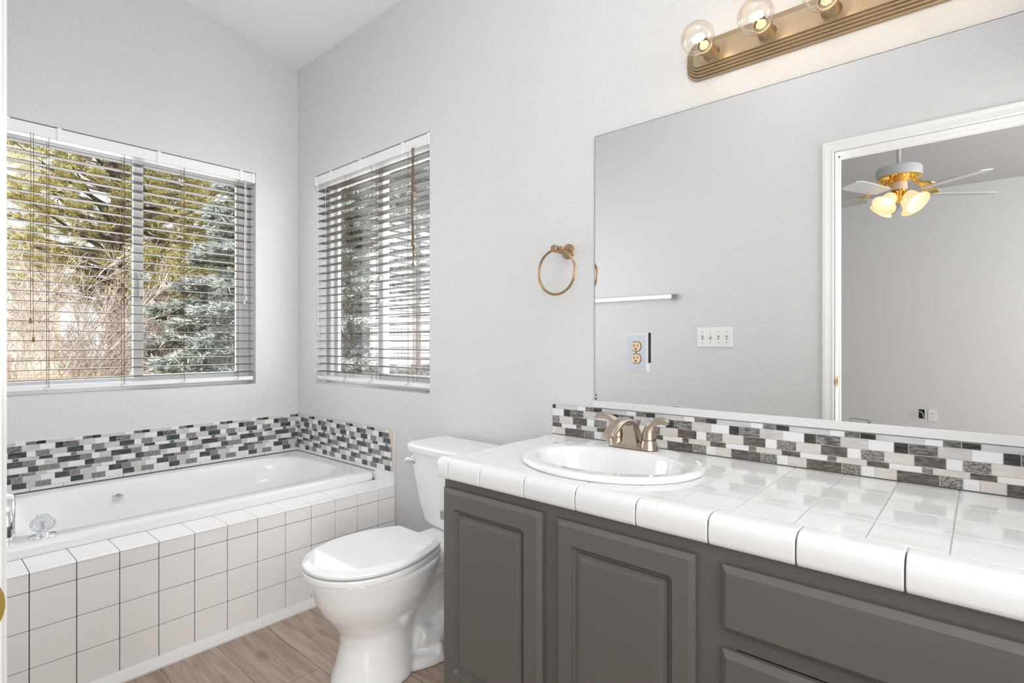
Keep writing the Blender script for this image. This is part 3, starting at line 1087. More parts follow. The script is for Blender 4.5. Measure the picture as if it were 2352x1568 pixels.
# rounded edge trim
prof = [(-.4905, ZC - .008), (-.4905, ZC - .0006), (-.4925, ZC), (-.520, ZC + .0008), (-.532, ZC - .0005), (-.541, ZC - .004), (-.547, ZC - .0105), (-.5495, ZC - .019), (-.5505, ZC - .030), (-.5500, ZC - .046), (-.548, ZC - .053), (-.544, ZC - .0565), (-.535, ZC - .057), (-.531, ZC - .054)]
xe = [2.0519 + .1530 * i for i in range(-1, 10)]
xe = [x for x in xe if x < VX1 - .02]
xe = [1.928] + [x for x in xe if x > 1.94] + [VX1]
b = MB()
for i in range(len(xe) - 1):
    x0, x1 = xe[i] + .0011, xe[i + 1] - .0011
    ins = .003
    rings = []
    cen_y, cen_z = -.52, ZC - .025
    for x, k in ((x0, .94), (x0 + .0012, .985), (x0 + ins, 1.0), (x1 - ins, 1.0), (x1 - .0012, .985), (x1, .94)):
        rings.append([(x, cen_y + (y - cen_y) * k, cen_z + (z - cen_z) * k) for y, z in prof])
    b.loft(rings, M_tilew)
# corner piece, then the left return
x0 = VX0 - .020
rings = []
for x, k in ((x0, .80), (x0 + .002, .90), (x0 + .006, .96), (x0 + .012, .99), (x0 + .018, 1.0), (1.928 - .004, 1.0), (1.928 - .0012, .985), (1.9275 - .0006, .94)):
    rings.append([(x, -.515 + (y + .515) * k, cen_z + (z - cen_z) * k) for y, z in prof])
b.loft(rings, M_tilew)
yr = [-.4895, -.378, -.2255, -.0725, -.002]
for i in range(len(yr) - 1):
    y1, y0 = yr[i] - .0008, yr[i + 1] + .0008
    y0, y1 = yr[i + 1] - .0008, yr[i] + .0008
    rings = []
    for y, k in ((y1, .94), (y1 + .0012, .985), (y1 + .003, 1.0), (y0 - .003, 1.0), (y0 - .0012, .985), (y0, .94)):
        # profile mirrored so that its round side faces -x
        rings.append([(1.904 + (q + .52) * k, y, cen_z + (z - cen_z) * k) for q, z in prof])
    b.loft(rings, M_tilew)
b.build('edge_tiles', cnt, smooth=45)
# cut the sink opening
cb = MB()
cb.loft([[(SCX + (SA - .02) * math.cos(2 * PI * i / 64), SCY + (SB - .018) * math.sin(2 * PI * i / 64), z) for i in range(64)] for z in (CT - .6, ZC + .05)], M_tilew)
cutter = cb.build('cutter', None, smooth=0)
for o_ in (flat, bed):
    md = o_.modifiers.new('hole', 'BOOLEAN')
    md.operation = 'DIFFERENCE'
    md.solver = 'EXACT'
    md.object = cutter
bpy.context.view_layer.update()
dg = bpy.context.evaluated_depsgraph_get()
for o_ in (flat, bed):
    me = bpy.data.meshes.new_from_object(o_.evaluated_get(dg))
    o_.modifiers.clear()
    o_.data = me
    md = o_.modifiers.new('weighted_normal', 'WEIGHTED_NORMAL')
    md.keep_sharp = True
    md.weight = 100
bpy.data.objects.remove(cutter, do_unlink=True)

# ------------------------------------------------------------------ sink
snk = thing('sink', (SCX, SCY, ZC), 'oval white drop-in sink in the tiled countertop', 'sink')


def ell(cx, cy, a, bb, z, k=72):
    return [(cx + a * math.cos(2 * PI * i / k), cy + bb * math.sin(2 * PI * i / k), z) for i in range(k)]


bcx, bcy = 2.29, -.302
rings = [ell(SCX, SCY, SA - .004, SB - .004, ZC + .0005), ell(SCX, SCY, SA, SB, ZC + .004), ell(SCX, SCY, SA + .001, SB + .001, ZC + .009), ell(SCX, SCY, SA - .003, SB - .003, ZC + .0145), ell(SCX, SCY, SA - .011, SB - .011, ZC + .0165),
         ell(SCX, SCY - .002, SA - .022, SB - .020, ZC + .0155), ell(bcx, bcy + .002, .216, .152, ZC + .0150), ell(bcx, bcy, .208, .145, ZC + .0125), ell(bcx, bcy, .200, .138, ZC + .004), ell(bcx, bcy, .190, .129, ZC - .02),
         ell(bcx, bcy, .172, .116, ZC - .06), ell(bcx, bcy, .14, .095, ZC - .10), ell(bcx, bcy, .09, .065, ZC - .128), ell(bcx, bcy, .024, .024, ZC - .138), ell(bcx, bcy, .022, .022, ZC - .150)]
MB().loft(rings, M_porc, False, True).build('sink_bowl', snk, smooth=50)
MB().lathe([(.021, 0), (.021, .003), (.012, .001), (.0001, .001)], M_chrome, 20, Matrix.Translation((bcx, bcy, ZC - .139))).build('drain', snk)

# ------------------------------------------------------------------ sink faucet
FZ = ZC + .0155
fx, fy = 2.273, -.120
fct = thing('faucet', (fx, fy, FZ), 'brushed nickel two-handle faucet on the back rim of the sink', 'faucet')
b = MB()


def oblong(hw, hd, z, k=14):
    r = []
    for i in range(k):
        a = -PI / 2 + PI * i / (k - 1)
        r.append((fx + hw + hd * math.cos(a), fy + hd * math.sin(a), z))
    for i in range(k):
        a = PI / 2 + PI * i / (k - 1)
        r.append((fx - hw + hd * math.cos(a), fy + hd * math.sin(a), z))
    return r


b.loft([oblong(.052, .0265, FZ - .001), oblong(.052, .0265, FZ + .0015)], M_black)
b.loft([oblong(.052, .0260, FZ + .0015), oblong(.052, .0255, FZ + .005), oblong(.051, .020, FZ + .014), oblong(.050, .014, FZ + .020)], M_nickel)
b.build('base', fct, smooth=50)
b = MB()
rr = []
# spout: broad shield-like arch, wide at the base and narrowing over to the tip
pth = [(.014, .000, .026, .014), (.012, .028, .023, .0135), (.005, .050, .0205, .0125), (-.012, .071, .0185, .0115), (-.038, .0845, .0175, .011), (-.068, .0865, .0178, .0105), (-.098, .0790, .0188, .0100), (-.124, .0640, .0195, .0098), (-.140, .0500, .0195, .0090)]
for i, (dy, dz, hw, th) in enumerate(pth):
    p0 = pth[max(0, i - 1)]
    p1 = pth[min(len(pth) - 1, i + 1)]
    t = Vector((0, p1[0] - p0[0], p1[1] - p0[1])).normalized()
    nrm = Vector((0, -t.z, t.y))
    ring = []
    for j in range(24):
        a = 2 * PI * j / 24
        p = Vector((fx, fy + dy, FZ + dz)) + Vector((1, 0, 0)) * (hw * math.copysign(abs(math.cos(a)) ** .75, math.cos(a))) + nrm * (th * math.copysign(abs(math.sin(a)) ** .8, math.sin(a)))
        ring.append(tuple(p))
    rr.append(ring)
b.loft(rr, M_nickel)
# web below the arch (front face of the spout column)
b.loft([[(fx - .027, fy + .005, FZ + .002), (fx + .027, fy + .005, FZ + .002), (fx + .027, fy - .022, FZ + .002), (fx - .027, fy - .022, FZ + .002)],
        [(fx - .021, fy + .008, FZ + .04), (fx + .021, fy + .008, FZ + .04), (fx + .021, fy - .024, FZ + .04), (fx - .021, fy - .024, FZ + .04)],
        [(fx - .017, fy, FZ + .076), (fx + .017, fy, FZ + .076), (fx + .017, fy - .034, FZ + .076), (fx - .017, fy - .034, FZ + .076)]], M_nickel)
sp = b.build('spout', fct, smooth=50)
MB().lathe([(.0115, 0), (.0115, .016)], M_nickel, 20, Matrix.Translation((fx, fy - .130, FZ + .037))).build('aerator', sp)
for s in (-1, 1):
    hx = fx + s * .0515
    b = MB()
    b.lathe([(.0265, .001), (.0262, .004), (.0235, .018), (.0215, .0285), (.020, .0295)], M_nickel, 28, Matrix.Translation((hx, fy, FZ)))
    bs = b.build('handle_base', fct, smooth=50)
    MB().lathe([(.0203, .0290), (.0203, .0308)], M_black, 28, Matrix.Translation((hx, fy, FZ))).build('gasket', bs)
    b = MB()
    b.tube([(hx, fy, FZ + .0305), (hx, fy, FZ + .046), (hx + s * .003, fy, FZ + .060), (hx + s * .013, fy - .001, FZ + .077), (hx + s * .030, fy - .002, FZ + .0865), (hx + s * .050, fy - .004, FZ + .089), (hx + s * .068, fy - .006, FZ + .087), (hx + s * .076, fy - .007, FZ + .085)],
           [.0205, .0195, .0170, .0125, .0105, .0105, .0095, .0060], M_nickel, 18)
    if s > 0:
        b.v = [(hx + (x_ - hx) * (.86 if x_ > hx + .02 else 1), y_, z_) for x_, y_, z_ in b.v]
    b.build('lever_handle', fct, smooth=60)
b = MB()
b.tube([(fx + .006, fy + .024, FZ + .0), (fx + .006, fy + .024, FZ + .07)], .0022, M_nickel, 8)
b.lathe([(.004, .066), (.0065, .078), (.0065, .081)], M_nickel, 16, Matrix.Translation((fx + .006, fy + .024, FZ)))
b.build('lift_rod', fct)

# ------------------------------------------------------------------ vanity backsplash
o = thing('mosaic_backsplash', (2.6, 0, ZC), 'low mosaic sticker strip behind the sink under the mirror', 'backsplash', 'mosaic sticker backsplashes')
b = MB()
b.box((1.889, -.0045, ZC + .0005), (VX1, -.0003, ZC + .107), M_groutm)
b.box((1.889, -.0075, ZC + .0003), (VX1, -.003, ZC + .0022), M_grout)
b.build('backing_board', o)
b = MB()
T_v = lambda u, d, z: (u, -.0045 - d, z)
mosaic(b, T_v, 1.889, VX1, ZC + .1075, 5, AV, MDB)
b.build('mosaic_sheet', o)

# ------------------------------------------------------------------ mirror
MX0, MX1, MZ0, MZ1 = 2.068, 3.40, .901, 1.797
mir = thing('mirror', ((MX0 + MX1) / 2, 0, MZ0), 'large frameless wall mirror above the vanity', 'mirror')
b = MB()
b.box((MX0, -.0062, MZ0), (MX1, -.0004, MZ1), M_mirror)
g_ = b.build('mirror_glass', mir, smooth=0)
b = MB()
b.box((MX0 - .0012, -.006, MZ0), (MX0 + .0002, -.0003, MZ1), M_black)
b.box((MX0 - .0012, -.006, MZ1 - .0002), (MX1, -.0003, MZ1 + .0012), M_black)
b.build('dark_edge', mir, smooth=0)
b = MB()
b.prism([(-.0003, .8805), (-.0105, .8805), (-.0105, .9005), (-.0088, .9020), (-.0064, .9005), (-.0064, .8900), (-.0003, .8900)], 'x', MX0 - .006, MX1, M_alu)
b.build('bottom_channel', mir, smooth=20)
# worn silvering at the lower left corner
b = MB()
rnd = random.Random(5)
for k in range(9):
    x = MX0 + .0005 + rnd.random() * .004
    z = MZ0 + .002 + rnd.random() * .020
    b.box((x, -.00635, z), (x + .002 + rnd.random() * .003, -.0062, z + .002 + rnd.random() * .003), P('worn_silvering', (.12, .12, .12), .6))
b.build('worn_spots', mir, smooth=0)

# outlet on the mirror
OX, OZ = 2.226, 1.0675
ot = thing('mirror_outlet', (OX, -.0065, OZ), 'small mirrored outlet plate with two beige receptacles fixed on the large mirror', 'outlet')
b = MB()


def rr2(hw, hh, y, r=.0008):
    return rect_ring(OX - hw, OX + hw, OZ - hh, OZ + hh, y, r)


b.loft([rr2(.0425, .0635, -.0066), rr2(.0425, .0635, -.0085), rr2(.0345, .0555, -.0125)], M_bevel, cap1=False)
b.loft([rr2(.0345, .0555, -.0125), rr2(.0340, .0550, -.0126)], M_mirrorb, cap0=False)
pl = b.build('plate', ot, smooth=20)
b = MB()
b.box((OX + .0422, -.0118, OZ - .032), (OX + .0452, -.0066, OZ + .063), M_black)  # black strip paints in the dark reflection along the plate's edge
b.build('dark_reflection_strip', ot)
for s in (1, -1):
    zc = OZ + s * .0195
    b = MB()

    def face(r, h, y, dx=0):
        pts = []
        for i in range(40):
            a = 2 * PI * i / 40
            pts.append((OX + dx + r * math.cos(a), y, zc + max(-h, min(h, r * math.sin(a)))))
        return pts
    b.loft([face(.0186, .0158, -.0124), face(.0186, .0158, -.0130)], M_black)
    b.loft([face(.0170, .0140, -.0124, -.0003), face(.0170, .0140, -.0148, -.0003), face(.0162, .0133, -.0152, -.0003)], M_beige)
    rc = b.build('receptacle', ot, smooth=30)
    b = MB()
    b.box((OX - .0075, -.0156, zc - .001), (OX - .0055, -.0150, zc + .0075), M_black)
    b.box((OX + .0050, -.0156, zc), (OX + .0072, -.0150, zc + .0065), M_black)
    b.lathe([(.0027, 0), (.0027, .0006)], M_black, 14, rot_to((0, -1, 0), (OX - .0003, -.0150, zc - .0075)))
    b.build('slot', rc)
MB().lathe([(.0035, 0), (.003, .0018)], M_bronze, 14, rot_to((0, -1, 0), (OX, -.0124, OZ))).build('screw', ot)
MB().lathe([(.0022, 0), (.002, .001)], M_chrome, 12, rot_to((0, -1, 0), (OX, -.0124, OZ + .042))).build('screw', ot)

# ------------------------------------------------------------------ vanity light bar
LX0, LZ, NB_ = 2.392, 1.930, 5
BX = [2.476 + .150 * i for i in range(NB_)]
LX1 = BX[-1] + (BX[0] - LX0)
vl = thing('vanity_light', ((LX0 + LX1) / 2, 0, LZ), 'brass vanity light bar with clear globe bulbs above the mirror', 'light fixture')
b = MB()


def lring(ins, y, r):
    hh = .057 - ins
    return rect_ring(LX0 + ins, LX1 - ins, LZ - hh, LZ + hh, y, r, 10)


R = [lring(0, -.0005, .040), lring(0, -.005, .040)]
y = -.005
ins = 0
for k in range(4):
    rr_ = max(.006, .040 - ins * 1.0)
    R += [lring(ins + .0012, y - .0035, rr_), lring(ins + .0045, y - .0048, rr_ - .002), lring(ins + .0062, y - .0034, rr_ - .003), lring(ins + .0068, y - .0055, rr_ - .003)]
    ins += .0068
    y -= .0062
R += [lring(ins + .001, y - .003, .012), lring(ins + .004, y - .004, .010)]
b.loft(R, M_brass)
b.build('backplate', vl, smooth=38)
yface = y - .004
for x in BX:
    b = MB()
    Mx = rot_to((0, -1, 0), (x, yface, LZ - .003))
    b.lathe([(.024, 0), (.023, .003), (.0205, .006), (.0205, .034), (.0222, .036), (.0222, .052), (.0205, .054), (.019, .054), (.018, .03)], M_brass, 28, Mx, cap=False)
    so = b.build('socket', vl, smooth=40)
    b = MB()
    prof = [(.013, .050), (.0135, .056)]
    for i in range(13):
        a = rad(-62 + (62 + 90) * i / 12)
        prof.append((max(.0002, .0445 * math.cos(a)), .100 + .0445 * math.sin(a)))
    b.lathe(prof, M_bulb, 32, Mx, cap=False)
    bu = b.build('bulb', vl, smooth=80)
    b = MB()
    b.lathe([(.0125, .045), (.0125, .056), (.009, .058), (.004, .072), (.0025, .084)], P('lamp_stem', (.8, .68, .42), .25), 14, Mx)
    pts = []
    for i in range(29):
        t = i / 28
        a = t * 2 * PI * 4
        pts.append(Mx @ Vector((.020 * (t - .5) * 2 * .8, .006 * math.cos(a), .098 + .006 * math.sin(a))))
    b.tube(pts, .0019, M_filament, 6)
    b.build('filament', bu)
    pt = light('bulb_light', 'POINT', Mx @ Vector((0, 0, .100)), .33, (1.0, 0.86, 0.70), radius=.009)

# ------------------------------------------------------------------ towel ring
tr = thing('towel_ring', (1.948, 0, 1.42), 'bronze towel ring on the wall left of the mirror', 'towel ring')
b = MB()
b.lathe([(.0275, 0), (.0275, .002), (.024, .006), (.017, .018), (.0125, .030), (.0115, .040), (.0135, .044), (.0135, .048), (.0105, .051), (.0105, .068), (.0128, .0695), (.0128, .088), (.0115, .0895)], M_bronze, 28, rot_to((0, -1, 0), (1.9535, -.0003, 1.4215)))
b.build('mounting_post', tr, smooth=40)
b = MB()
b.torus((1.9555, -.075, 1.342), .0770, .0045, M_bronze, 'y', 64, 10)
b.build('ring', tr, smooth=70)

# ------------------------------------------------------------------ things on the south wall (seen in the mirror)
tbar = thing('towel_bar', (1.36, Y_S, 1.372), 'white towel bar with chrome ends on the wall reflected in the mirror', 'towel bar')
b = MB()
b.box((1.055, Y_S + .038, 1.3615), (1.665, Y_S + .060, 1.3845), P('white_bar', (.9, .9, .9), .12), .002)
b.build('bar', tbar)
for x in (1.060, 1.662):
    b = MB()
    b.box((x - .019, Y_S + .0005, 1.354), (x + .019, Y_S + .010, 1.392), M_steel, .003)
    b.box((x - .014, Y_S + .009, 1.358), (x + .014, Y_S + .064, 1.388), M_steel, .004)
    b.build('end_post', tbar)
sw = thing('light_switch', (1.905, Y_S, 1.128), 'white four-gang toggle switch plate beside the doorway', 'light switch')
b = MB()
SX = 1.905
b.loft([rect_ring(SX - .102, SX + .102, 1.128 - .058, 1.128 + .058, Y_S + .0005, .003), rect_ring(SX - .102, SX + .102, 1.128 - .058, 1.128 + .058, Y_S + .002, .003), rect_ring(SX - .097, SX + .097, 1.128 - .053, 1.128 + .053, Y_S + .006, .003)], M_plate)
b.build('plate', sw, smooth=25)
for i in range(4):
    x = SX + .046 * (i - 1.5)
    up = -1 if i != 1 else 1
    b = MB()
    b.box((x - .0055, Y_S + .0058, 1.128 - .012), (x + .0055, Y_S + .0066, 1.128 + .012), P('toggle_slot', (.33, .33, .33), .6))
    b.box((x - .0042, Y_S + .006, 1.128 - .003 + up * .004), (x + .0042, Y_S + .017, 1.128 + .004 + up * .006), M_plate, .001)
    b.build('toggle', sw)
    for zz in (1.128 + .030, 1.128 - .030):
        MB().lathe([(.003, 0), (.0026, .0012)], P('screw_grey', (.25, .25, .25), .4, metal=.6), 10, rot_to((0, 1, 0), (x, Y_S + .0058, zz))).build('screw', sw)

# ------------------------------------------------------------------ bedroom: outlet, cable hole, scuffs
bo = thing('wall_outlet', (2.675, BY, .353), 'white double outlet low on the far bedroom wall', 'outlet')
b = MB()
b.box((2.639, BY + .0005, .293), (2.711, BY + .006, .413), M_plate, .002)
b.build('plate', bo)
for zc in (.3725, .3335):
    b = MB()
    b.lathe([(.0168, 0), (.0168, .0015)], M_plate, 20, rot_to((0, 1, 0), (2.675, BY + .0055, zc)))
    rc = b.build('receptacle', bo)
    b = MB()
    for dx in (-.0065, .0065):
        b.box((2.675 + dx - .0013, BY + .0066, zc), (2.675 + dx + .0013, BY + .0078, zc + .009), M_black)
    b.box((2.675 - .002, BY + .0066, zc - .009), (2.675 + .002, BY + .0078, zc - .005), M_black)
    b.build('slot', rc)
ch = thing('wall_box', (2.586, BY, .362), 'open cable box with loose white wire low on the far bedroom wall', 'cable box')
b = MB()
b.box((2.563, BY + .0004, .316), (2.611, BY + .0016, .410), M_black)
b.build('opening', ch)
b = MB()
b.tube([(2.602, BY + .004, .325), (2.600, BY + .03, .36), (2.588, BY + .045, .388), (2.566, BY + .045, .393), (2.550, BY + .04, .37), (2.543, BY + .035, .33), (2.531, BY + .03, .307)], .0032, M_cordw, 8)
b.build('wire', ch)
b = MB()
rnd = random.Random(3)
M_scuff = P('dark_scuff', (.03, .03, .03), .8)
for k in range(40):
    x = 1.945 + .005 * k
    z = .260 - .0003 * k + rnd.uniform(-.003, .003)
    b.box((x, BY + .0002, z), (x + .008, BY + .0006, z + rnd.uniform(.002, .006)), M_scuff)
for k in range(16):
    x = rnd.uniform(1.95, 2.12)
    z = rnd.uniform(.20, .245)
    s_ = rnd.uniform(.002, .006)
    b.box((x, BY + .0002, z), (x + s_ * 2, BY + .0006, z + s_), M_scuff)
b.lathe([(.011, 0), (.010, .0008)], M_scuff, 14, rot_to((0, 1, 0), (2.135, BY + .0002, .222)))
tag(b.build('wall_scuffs', smooth=0, origin=(2.03, BY, .23)), 'dark scratches on the far bedroom wall near the door jamb', 'scuff marks')['kind'] = 'stuff'

# ------------------------------------------------------------------ ceiling fan
FX, FY = 2.612, -3.125
fan = thing('ceiling_fan', (FX, FY, BZ), 'white and brass ceiling fan with four lit bell shades in the bedroom', 'ceiling fan')
TF = Matrix.Translation((FX, FY, 0))
MB().lathe([(.03, 2.575), (.055, 2.585), (.065, 2.63), (.065, BZ - .001)], M_fanw, 24, TF).build('canopy', fan)
MB().lathe([(.0125, 2.33), (.0125, 2.60)], M_fanw, 14, TF).build('downrod', fan)
MB().lathe([(.02, 2.352), (.10, 2.347), (.128, 2.338), (.137, 2.322), (.137, 2.280), (.133, 2.268)], M_fanw, 40, TF).build('motor_housing', fan)
MB().lathe([(.134, 2.270), (.135, 2.263), (.126, 2.256), (.085, 2.248), (.06, 2.235), (.05, 2.232)], M_gold, 40, TF).build('motor_cap', fan)
MB().lathe([(.046, 2.236), (.050, 2.225), (.050, 2.180), (.042, 2.172)], M_fanp, 28, TF).build('switch_housing', fan)
MB().lathe([(.050, 2.174), (.055, 2.165), (.045, 2.15), (.03, 2.125), (.014, 2.10), (.006, 2.085)], M_gold, 28, TF).build('light_fitter', fan)
Rv = Vector((.753, -.658, 0))        # image-right, mirrored back into the bedroom
Nv = Vector((.658, .753, 0))         # towards the viewer through the mirror
for k in range(5):
    ph = rad(8 + 72 * k)
    d = (Rv * math.cos(ph) + Nv * math.sin(ph)).normalized()
    s = Vector((-d.y, d.x, 0))
    pitch_ = 0.16
    b = MB()
    zb = 2.140
    O = Vector((FX, FY, 0))
    ring0, ring1 = [], []
    outl = [(.195, .050), (.25, .056), (.40, .064), (.52, .067), (.575, .062), (.600, .045), (.608, .015), (.608, -.015), (.600, -.045), (.575, -.062), (.52, -.067), (.40, -.064), (.25, -.056), (.195, -.050)]
    for r_, w_ in outl:
        p = O + d * r_ + s * w_
        z = zb - .02 * (r_ - .2) + w_ * -pitch_
        ring0.append((p.x, p.y, z))
        ring1.append((p.x, p.y, z + .006))
    b.loft([ring0, ring1], M_fanw)
    bl = b.build('fan_blade', fan, smooth=30)
    b = MB()
    for w_ in (-.022, 0, .022):
        b.tube([O + d * .09 + Vector((0, 0, 2.250)), O + d * .14 + s * w_ * .5 + Vector((0, 0, 2.215)), O + d * .19 + s * w_ * 1.5 + Vector((0, 0, 2.172 + w_ * .2)), O + d * .255 + s * w_ * .8 + Vector((0, 0, 2.162 + w_ * .15))], .006, M_gold, 8)
    b.build('blade_bracket', bl, smooth=50)
for k in range(4):
    ph = rad(74 + 90 * k)
    d = (Rv * math.cos(ph) + Nv * math.sin(ph)).normalized()
    ax = (d * .72 + Vector((0, 0, -.70))).normalized()
    p0 = Vector((FX, FY, 2.145)) + d * .050
    b = MB()
    b.tube([Vector((FX, FY, 2.15)) + d * .02, p0], .012, M_gold, 10)
    b.lathe([(.020, 0), (.024, .006), (.024, .014), (.018, .016)], M_gold, 18, rot_to(ax, p0))
    arm = b.build('lamp_arm', fan, smooth=45)
    b = MB()
    Mx = rot_to(ax, p0)
    prof = [(.022, .012), (.036, .022), (.044, .040), (.047, .064), (.052, .088), (.064, .108), (.080, .122)]
    b.lathe(prof + [(r_ - .002, z - .001) for r_, z in reversed(prof)], M_shade, 32, Mx, cap=False)
    b.build('glass_shade', fan, smooth=70)
    b = MB()
    b.ball(Mx @ Vector((0, 0, .066)), .028, M_shadeb, 14, 10)
    b.build('lamp', fan)

# ------------------------------------------------------------------ outdoors
GZ = -0.35
M_ground = noise_color('dry_grass', [(0.3, (0.24, 0.17, 0.10)), (0.5, (0.42, 0.31, 0.20)), (0.7, (0.55, 0.45, 0.32))], 3.0, (1, 1, 1), 0.95, detail=10)
struct(MB().box((-70, -30, GZ - .3), (-0.3, 60, GZ), M_ground).box((-0.3, 0.3, GZ - .3), (40, 60, GZ), M_ground).build('ground', smooth=0), 'dry tan grass ground outside', 'ground')
M_bark = noise_color('bark', [(0.3, (0.05, 0.037, 0.03)), (0.7, (0.16, 0.125, 0.10))], 12, (1, 1, .3), 0.95)
M_twig = noise_color('bare_twig', [(0.0, (0.38, 0.29, 0.24)), (0.4, (0.56, 0.47, 0.42)), (0.75, (0.74, 0.66, 0.61)), (1.0, (0.82, 0.77, 0.74))], 1, rough=.8, island=True)
M_twigr = noise_color('red_twig', [(0.0, (0.24, 0.12, 0.08)), (0.5, (0.40, 0.23, 0.17)), (1.0, (0.58, 0.42, 0.36))], 1, rough=.8, island=True)
M_spr = noise_color('blue_spruce_needle', [(0.0, (0.13, 0.16, 0.14)), (0.3, (0.33, 0.39, 0.36)), (0.6, (0.60, 0.66, 0.63)), (1.0, (0.82, 0.86, 0.84))], 1, rough=.7, island=True)
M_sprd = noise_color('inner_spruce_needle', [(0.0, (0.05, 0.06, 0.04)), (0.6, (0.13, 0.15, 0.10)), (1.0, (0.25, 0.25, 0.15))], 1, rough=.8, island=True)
M_pine = noise_color('golden_pine_needle', [(0.0, (0.17, 0.165, 0.06)), (0.35, (0.42, 0.385, 0.13)), (0.7, (0.66, 0.58, 0.24)), (1.0, (0.82, 0.74, 0.42))], 1, rough=.7, island=True)


def tri_mesh(name, tris, mat, parent, n_mat=None):
    """tris: (n,3,3) array of loose triangles"""
    tris = np.asarray(tris, dtype=np.float64)
    off = np.array(parent.location if parent.parent is None else parent.parent.location)
    n = len(tris)
    v = (tris.reshape(-1, 3) - off)
    me = bpy.data.meshes.new(name)
    me.vertices.add(n * 3)
    me.vertices.foreach_set('co', v.ravel())
    me.loops.add(n * 3)
    me.loops.foreach_set('vertex_index', np.arange(n * 3))
    me.polygons.add(n)
    me.polygons.foreach_set('loop_start', np.arange(0, n * 3, 3))
    me.polygons.foreach_set('loop_total', np.full(n, 3))
    me.materials.append(mat)
    me.update(calc_edges=True)
    me.validate()
    o = bpy.data.objects.new(name, me)
    COL.objects.link(o)
    o.parent = parent
    return o


def needles(rng, pts, dirs, per, length, width, spread):
    """thin triangles radiating around dirs at pts"""
    n = len(pts)
    P_ = np.repeat(pts, per, 0)
    D_ = np.repeat(dirs, per, 0)
    r = rng.normal(size=(n * per, 3))
    d = D_ + r * spread
    d /= np.linalg.norm(d, axis=1)[:, None] + 1e-9
    side = np.cross(d, rng.normal(size=(n * per, 3)))
    side /= np.linalg.norm(side, axis=1)[:, None] + 1e-9
    L = length * rng.uniform(.6, 1.2, (n * per, 1))
    j = rng.normal(size=(n * per, 3)) * length * .12
    a = P_ + j + side * width
    b_ = P_ + j - side * width
    c = P_ + j + d * L
    return np.stack([a, b_, c], 1)


def conifer(name, label, cat, base, height, radius, seed, nlev, mat, mat_in, kind, group=None, z_low=0.25):
    rng = np.random.default_rng(seed)
    o = thing(name, base, label, cat, group)
    bx, by, bz = base
    b = MB()
    b.tube([(bx, by, bz - .1), (bx + .05, by, bz + height * .3), (bx - .03, by + .05, bz + height * .7), (bx, by, bz + height)], [radius * .045, radius * .04, radius * .025, .01], M_bark, 9)
    pts, dirs = [], []
    for i in range(nlev):
        t = i / (nlev - 1)
        z = bz + z_low + (height - z_low - .15) * t
        R = radius * (1 - t) ** .85 + .12
        nb = 9 if kind == 'spruce' else 6
        for k in range(nb):
            a = 2 * PI * (k + rng.uniform(-.35, .35)) / nb + i * 1.1
            RR = R * rng.uniform(.75, 1.1)
            droop = (.28 if kind == 'spruce' else -.12) * rng.uniform(.7, 1.3)
            zz = z + rng.uniform(-.08, .08)
            ca, sa = math.cos(a), math.sin(a)
            bp = []
            for s in np.linspace(0, 1, 7):
                bp.append((bx + ca * RR * s, by + sa * RR * s, zz - droop * RR * (s ** 1.4) + (.12 * RR * s * s if kind == 'spruce' else .1 * RR * s)))
            b.tube(bp, [max(.004, .03 * radius / 2 * (1 - q / 7)) for q in range(7)], M_bark, 5)
            # branchlets
            m_ = int(8 + 22 * RR) if kind == 'spruce' else int(5 + 7 * RR)
            for q in range(m_):
                s = rng.uniform(.25, 1.0) ** (.75)
                f = s * 6
                i0 = min(5, int(f))
                p = np.array(bp[i0]) * (1 - f + i0) + np.array(bp[i0 + 1]) * (f - i0)
                side = rng.choice((-1, 1)) * rng.uniform(.0, .30) * RR * (1.15 - s) * 1.6
                p = p + np.array((-sa * side, ca * side, rng.uniform(-.08, .03) * (1 if kind == 'spruce' else 2.5)))
                d = np.array((ca - sa * np.sign(side) * .7, sa + ca * np.sign(side) * .7, (.05 if kind == 'spruce' else .35)))
                pts.append(p)
                dirs.append(d / np.linalg.norm(d))
    b.build('trunk', o, smooth=60)
    pts = np.array(pts)
    dirs = np.array(dirs)
    if kind == 'spruce':
        T_ = [needles(rng, pts + dirs * q, dirs, 9, .11, .012, .45) for q in (0.0, .05, .10)]
        tri_mesh('needles', np.concatenate(T_), mat, o)
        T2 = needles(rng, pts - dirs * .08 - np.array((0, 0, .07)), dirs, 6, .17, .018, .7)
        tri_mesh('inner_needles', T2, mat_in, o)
    else:
        T_ = needles(rng, pts, dirs, 44, .24, .006, .6)
        tri_mesh('needles', T_, mat, o)
    return o


conifer('spruce_tree', 'pale blue spruce filling the window beside the toilet', 'tree', (-6.1, 3.35, GZ), 11.0, 2.6, 11, 34, M_spr, M_sprd, 'spruce', z_low=.35)
conifer('spruce_tree', 'second pale spruce farther back behind the nearer spruce', 'tree', (-7.4, 6.3, GZ), 9.0, 2.2, 17, 26, M_spr, M_sprd, 'spruce', z_low=.35)
conifer('pine_tree', 'golden green pine rising behind the bare shrubs', 'tree', (-10.2, 1.35, GZ), 7.6, 3.1, 23, 17, M_pine, None, 'pine', z_low=2.2)
conifer('pine_tree', 'golden pine behind the left edge of the spruce', 'tree', (-12.4, 3.4, GZ), 9.0, 3.0, 29, 19, M_pine, None, 'pine', z_low=2.0)


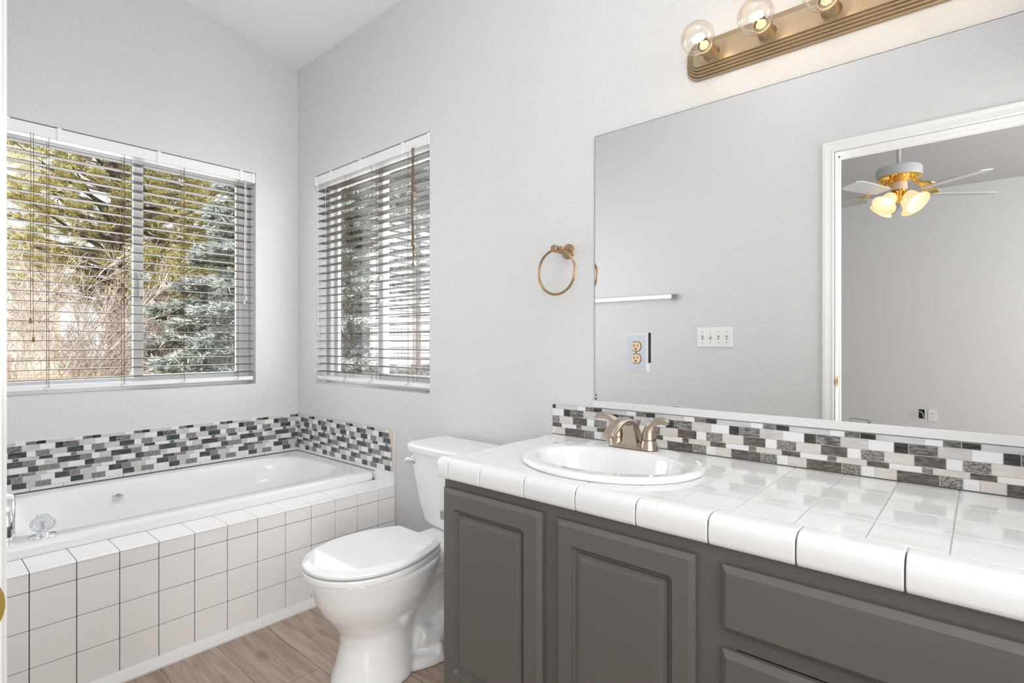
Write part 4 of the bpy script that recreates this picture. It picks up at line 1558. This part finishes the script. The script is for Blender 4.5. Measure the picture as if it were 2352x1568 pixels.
def shrub(name, label, base, h, spread, n, seed, mat, cat='shrub', thick=.010, levels=3):
    rng = random.Random(seed)
    b = MB()

    def grow(p, d, L, r, lev):
        pts = [p]
        q = Vector(p)
        dd = Vector(d)
        seg = 5
        for i in range(seg):
            dd = (dd + Vector((rng.uniform(-.25, .25), rng.uniform(-.25, .25), rng.uniform(-.12, .16)))).normalized()
            q = q + dd * (L / seg)
            pts.append(q.copy())
            if lev > 0 and i >= 1:
                for _ in range(1 if lev == 3 else 2):
                    d2 = (dd + Vector((rng.uniform(-1, 1), rng.uniform(-1, 1), rng.uniform(-.35, .7))) * .8).normalized()
                    grow(q, d2, L * rng.uniform(.42, .62), r * .55, lev - 1)
        b.tube(pts, [max(.0030, r * (1 - .8 * i / seg)) for i in range(seg + 1)], mat, 3, cap=False)
    for k in range(n):
        a = rng.uniform(0, 2 * PI)
        t = rng.uniform(.15, 1) * spread
        grow(Vector(base) + Vector((math.cos(a) * .25 * spread * t, math.sin(a) * .25 * spread * t, 0)), Vector((math.cos(a) * t, math.sin(a) * t, 1)), h * rng.uniform(.6, .8), thick, levels)
    return tag(b.build(name, smooth=0, origin=base), label, cat, 'bare shrubs outside')


shrub('bare_shrub', 'tall pale bare shrub outside the left pane of the wide window', (-6.6, -.55, GZ), 2.6, .75, 13, 2, M_twig, thick=.013)
shrub('bare_shrub', 'wide pale bare shrub before the pine trunk', (-7.8, .55, GZ), 2.0, .9, 11, 4, M_twig, thick=.012)
shrub('bare_shrub', 'low reddish bare shrub beside the spruce', (-8.6, 2.2, GZ), 1.9, .8, 9, 6, M_twigr)
shrub('bare_shrub', 'reddish bare shrub close outside the window beside the toilet', (-3.9, 4.3, GZ), 2.2, .6, 6, 8, M_twigr)

# fence
fn = thing('wire_fence', (-14.5, 4, GZ), 'low wooden fence with wire mesh across the dry grass', 'fence')
M_fw = noise_color('fence_wood', [(0.3, (.34, .24, .16)), (.7, (.55, .43, .32))], 6, (1, 1, 1), .9)
b = MB()
for z in (.62, .10):
    b.box((-14.55, -6, z), (-14.5, 16, z + .12), M_fw)
b.build('rail', fn)
b = MB()
for i in range(110):
    y = -4 + .12 * i
    b.box((-14.525, y, GZ), (-14.52, y + .008, .70), P('fence_wire', (.25, .23, .2), .6))
for i in range(8):
    z = GZ + .13 * i
    b.box((-14.525, -4, z), (-14.52, 9, z + .008), P('fence_wire', (.25, .23, .2), .6))
b.build('wire_mesh', fn)
for i in range(8):
    y = -5 + 2.6 * i
    MB().box((-14.6, y - .06, GZ), (-14.48, y + .06, .82), M_fw).build('post', fn)

# house beyond the trees
hs = thing('house', (-33, 3.8, GZ), 'cream house partly hidden behind the bare shrubs', 'house')
MB().box((-37, 2.45, GZ), (-32, 3.9, 5.2), P('cream_stucco', (.72, .62, .46), .8)).build('walls', hs)
b = MB()
b.add([(-37.6, 2.2, 5.2), (-31.6, 2.2, 5.2), (-31.6, 4.2, 5.2), (-37.6, 4.2, 5.2), (-37.6, 3.2, 6.2), (-31.6, 3.2, 6.2)], [(0, 1, 5, 4), (2, 3, 4, 5), (1, 2, 5), (3, 0, 4), (0, 3, 2, 1)], P('brown_roof', (.20, .14, .11), .9))
b.build('roof', hs, smooth=0)
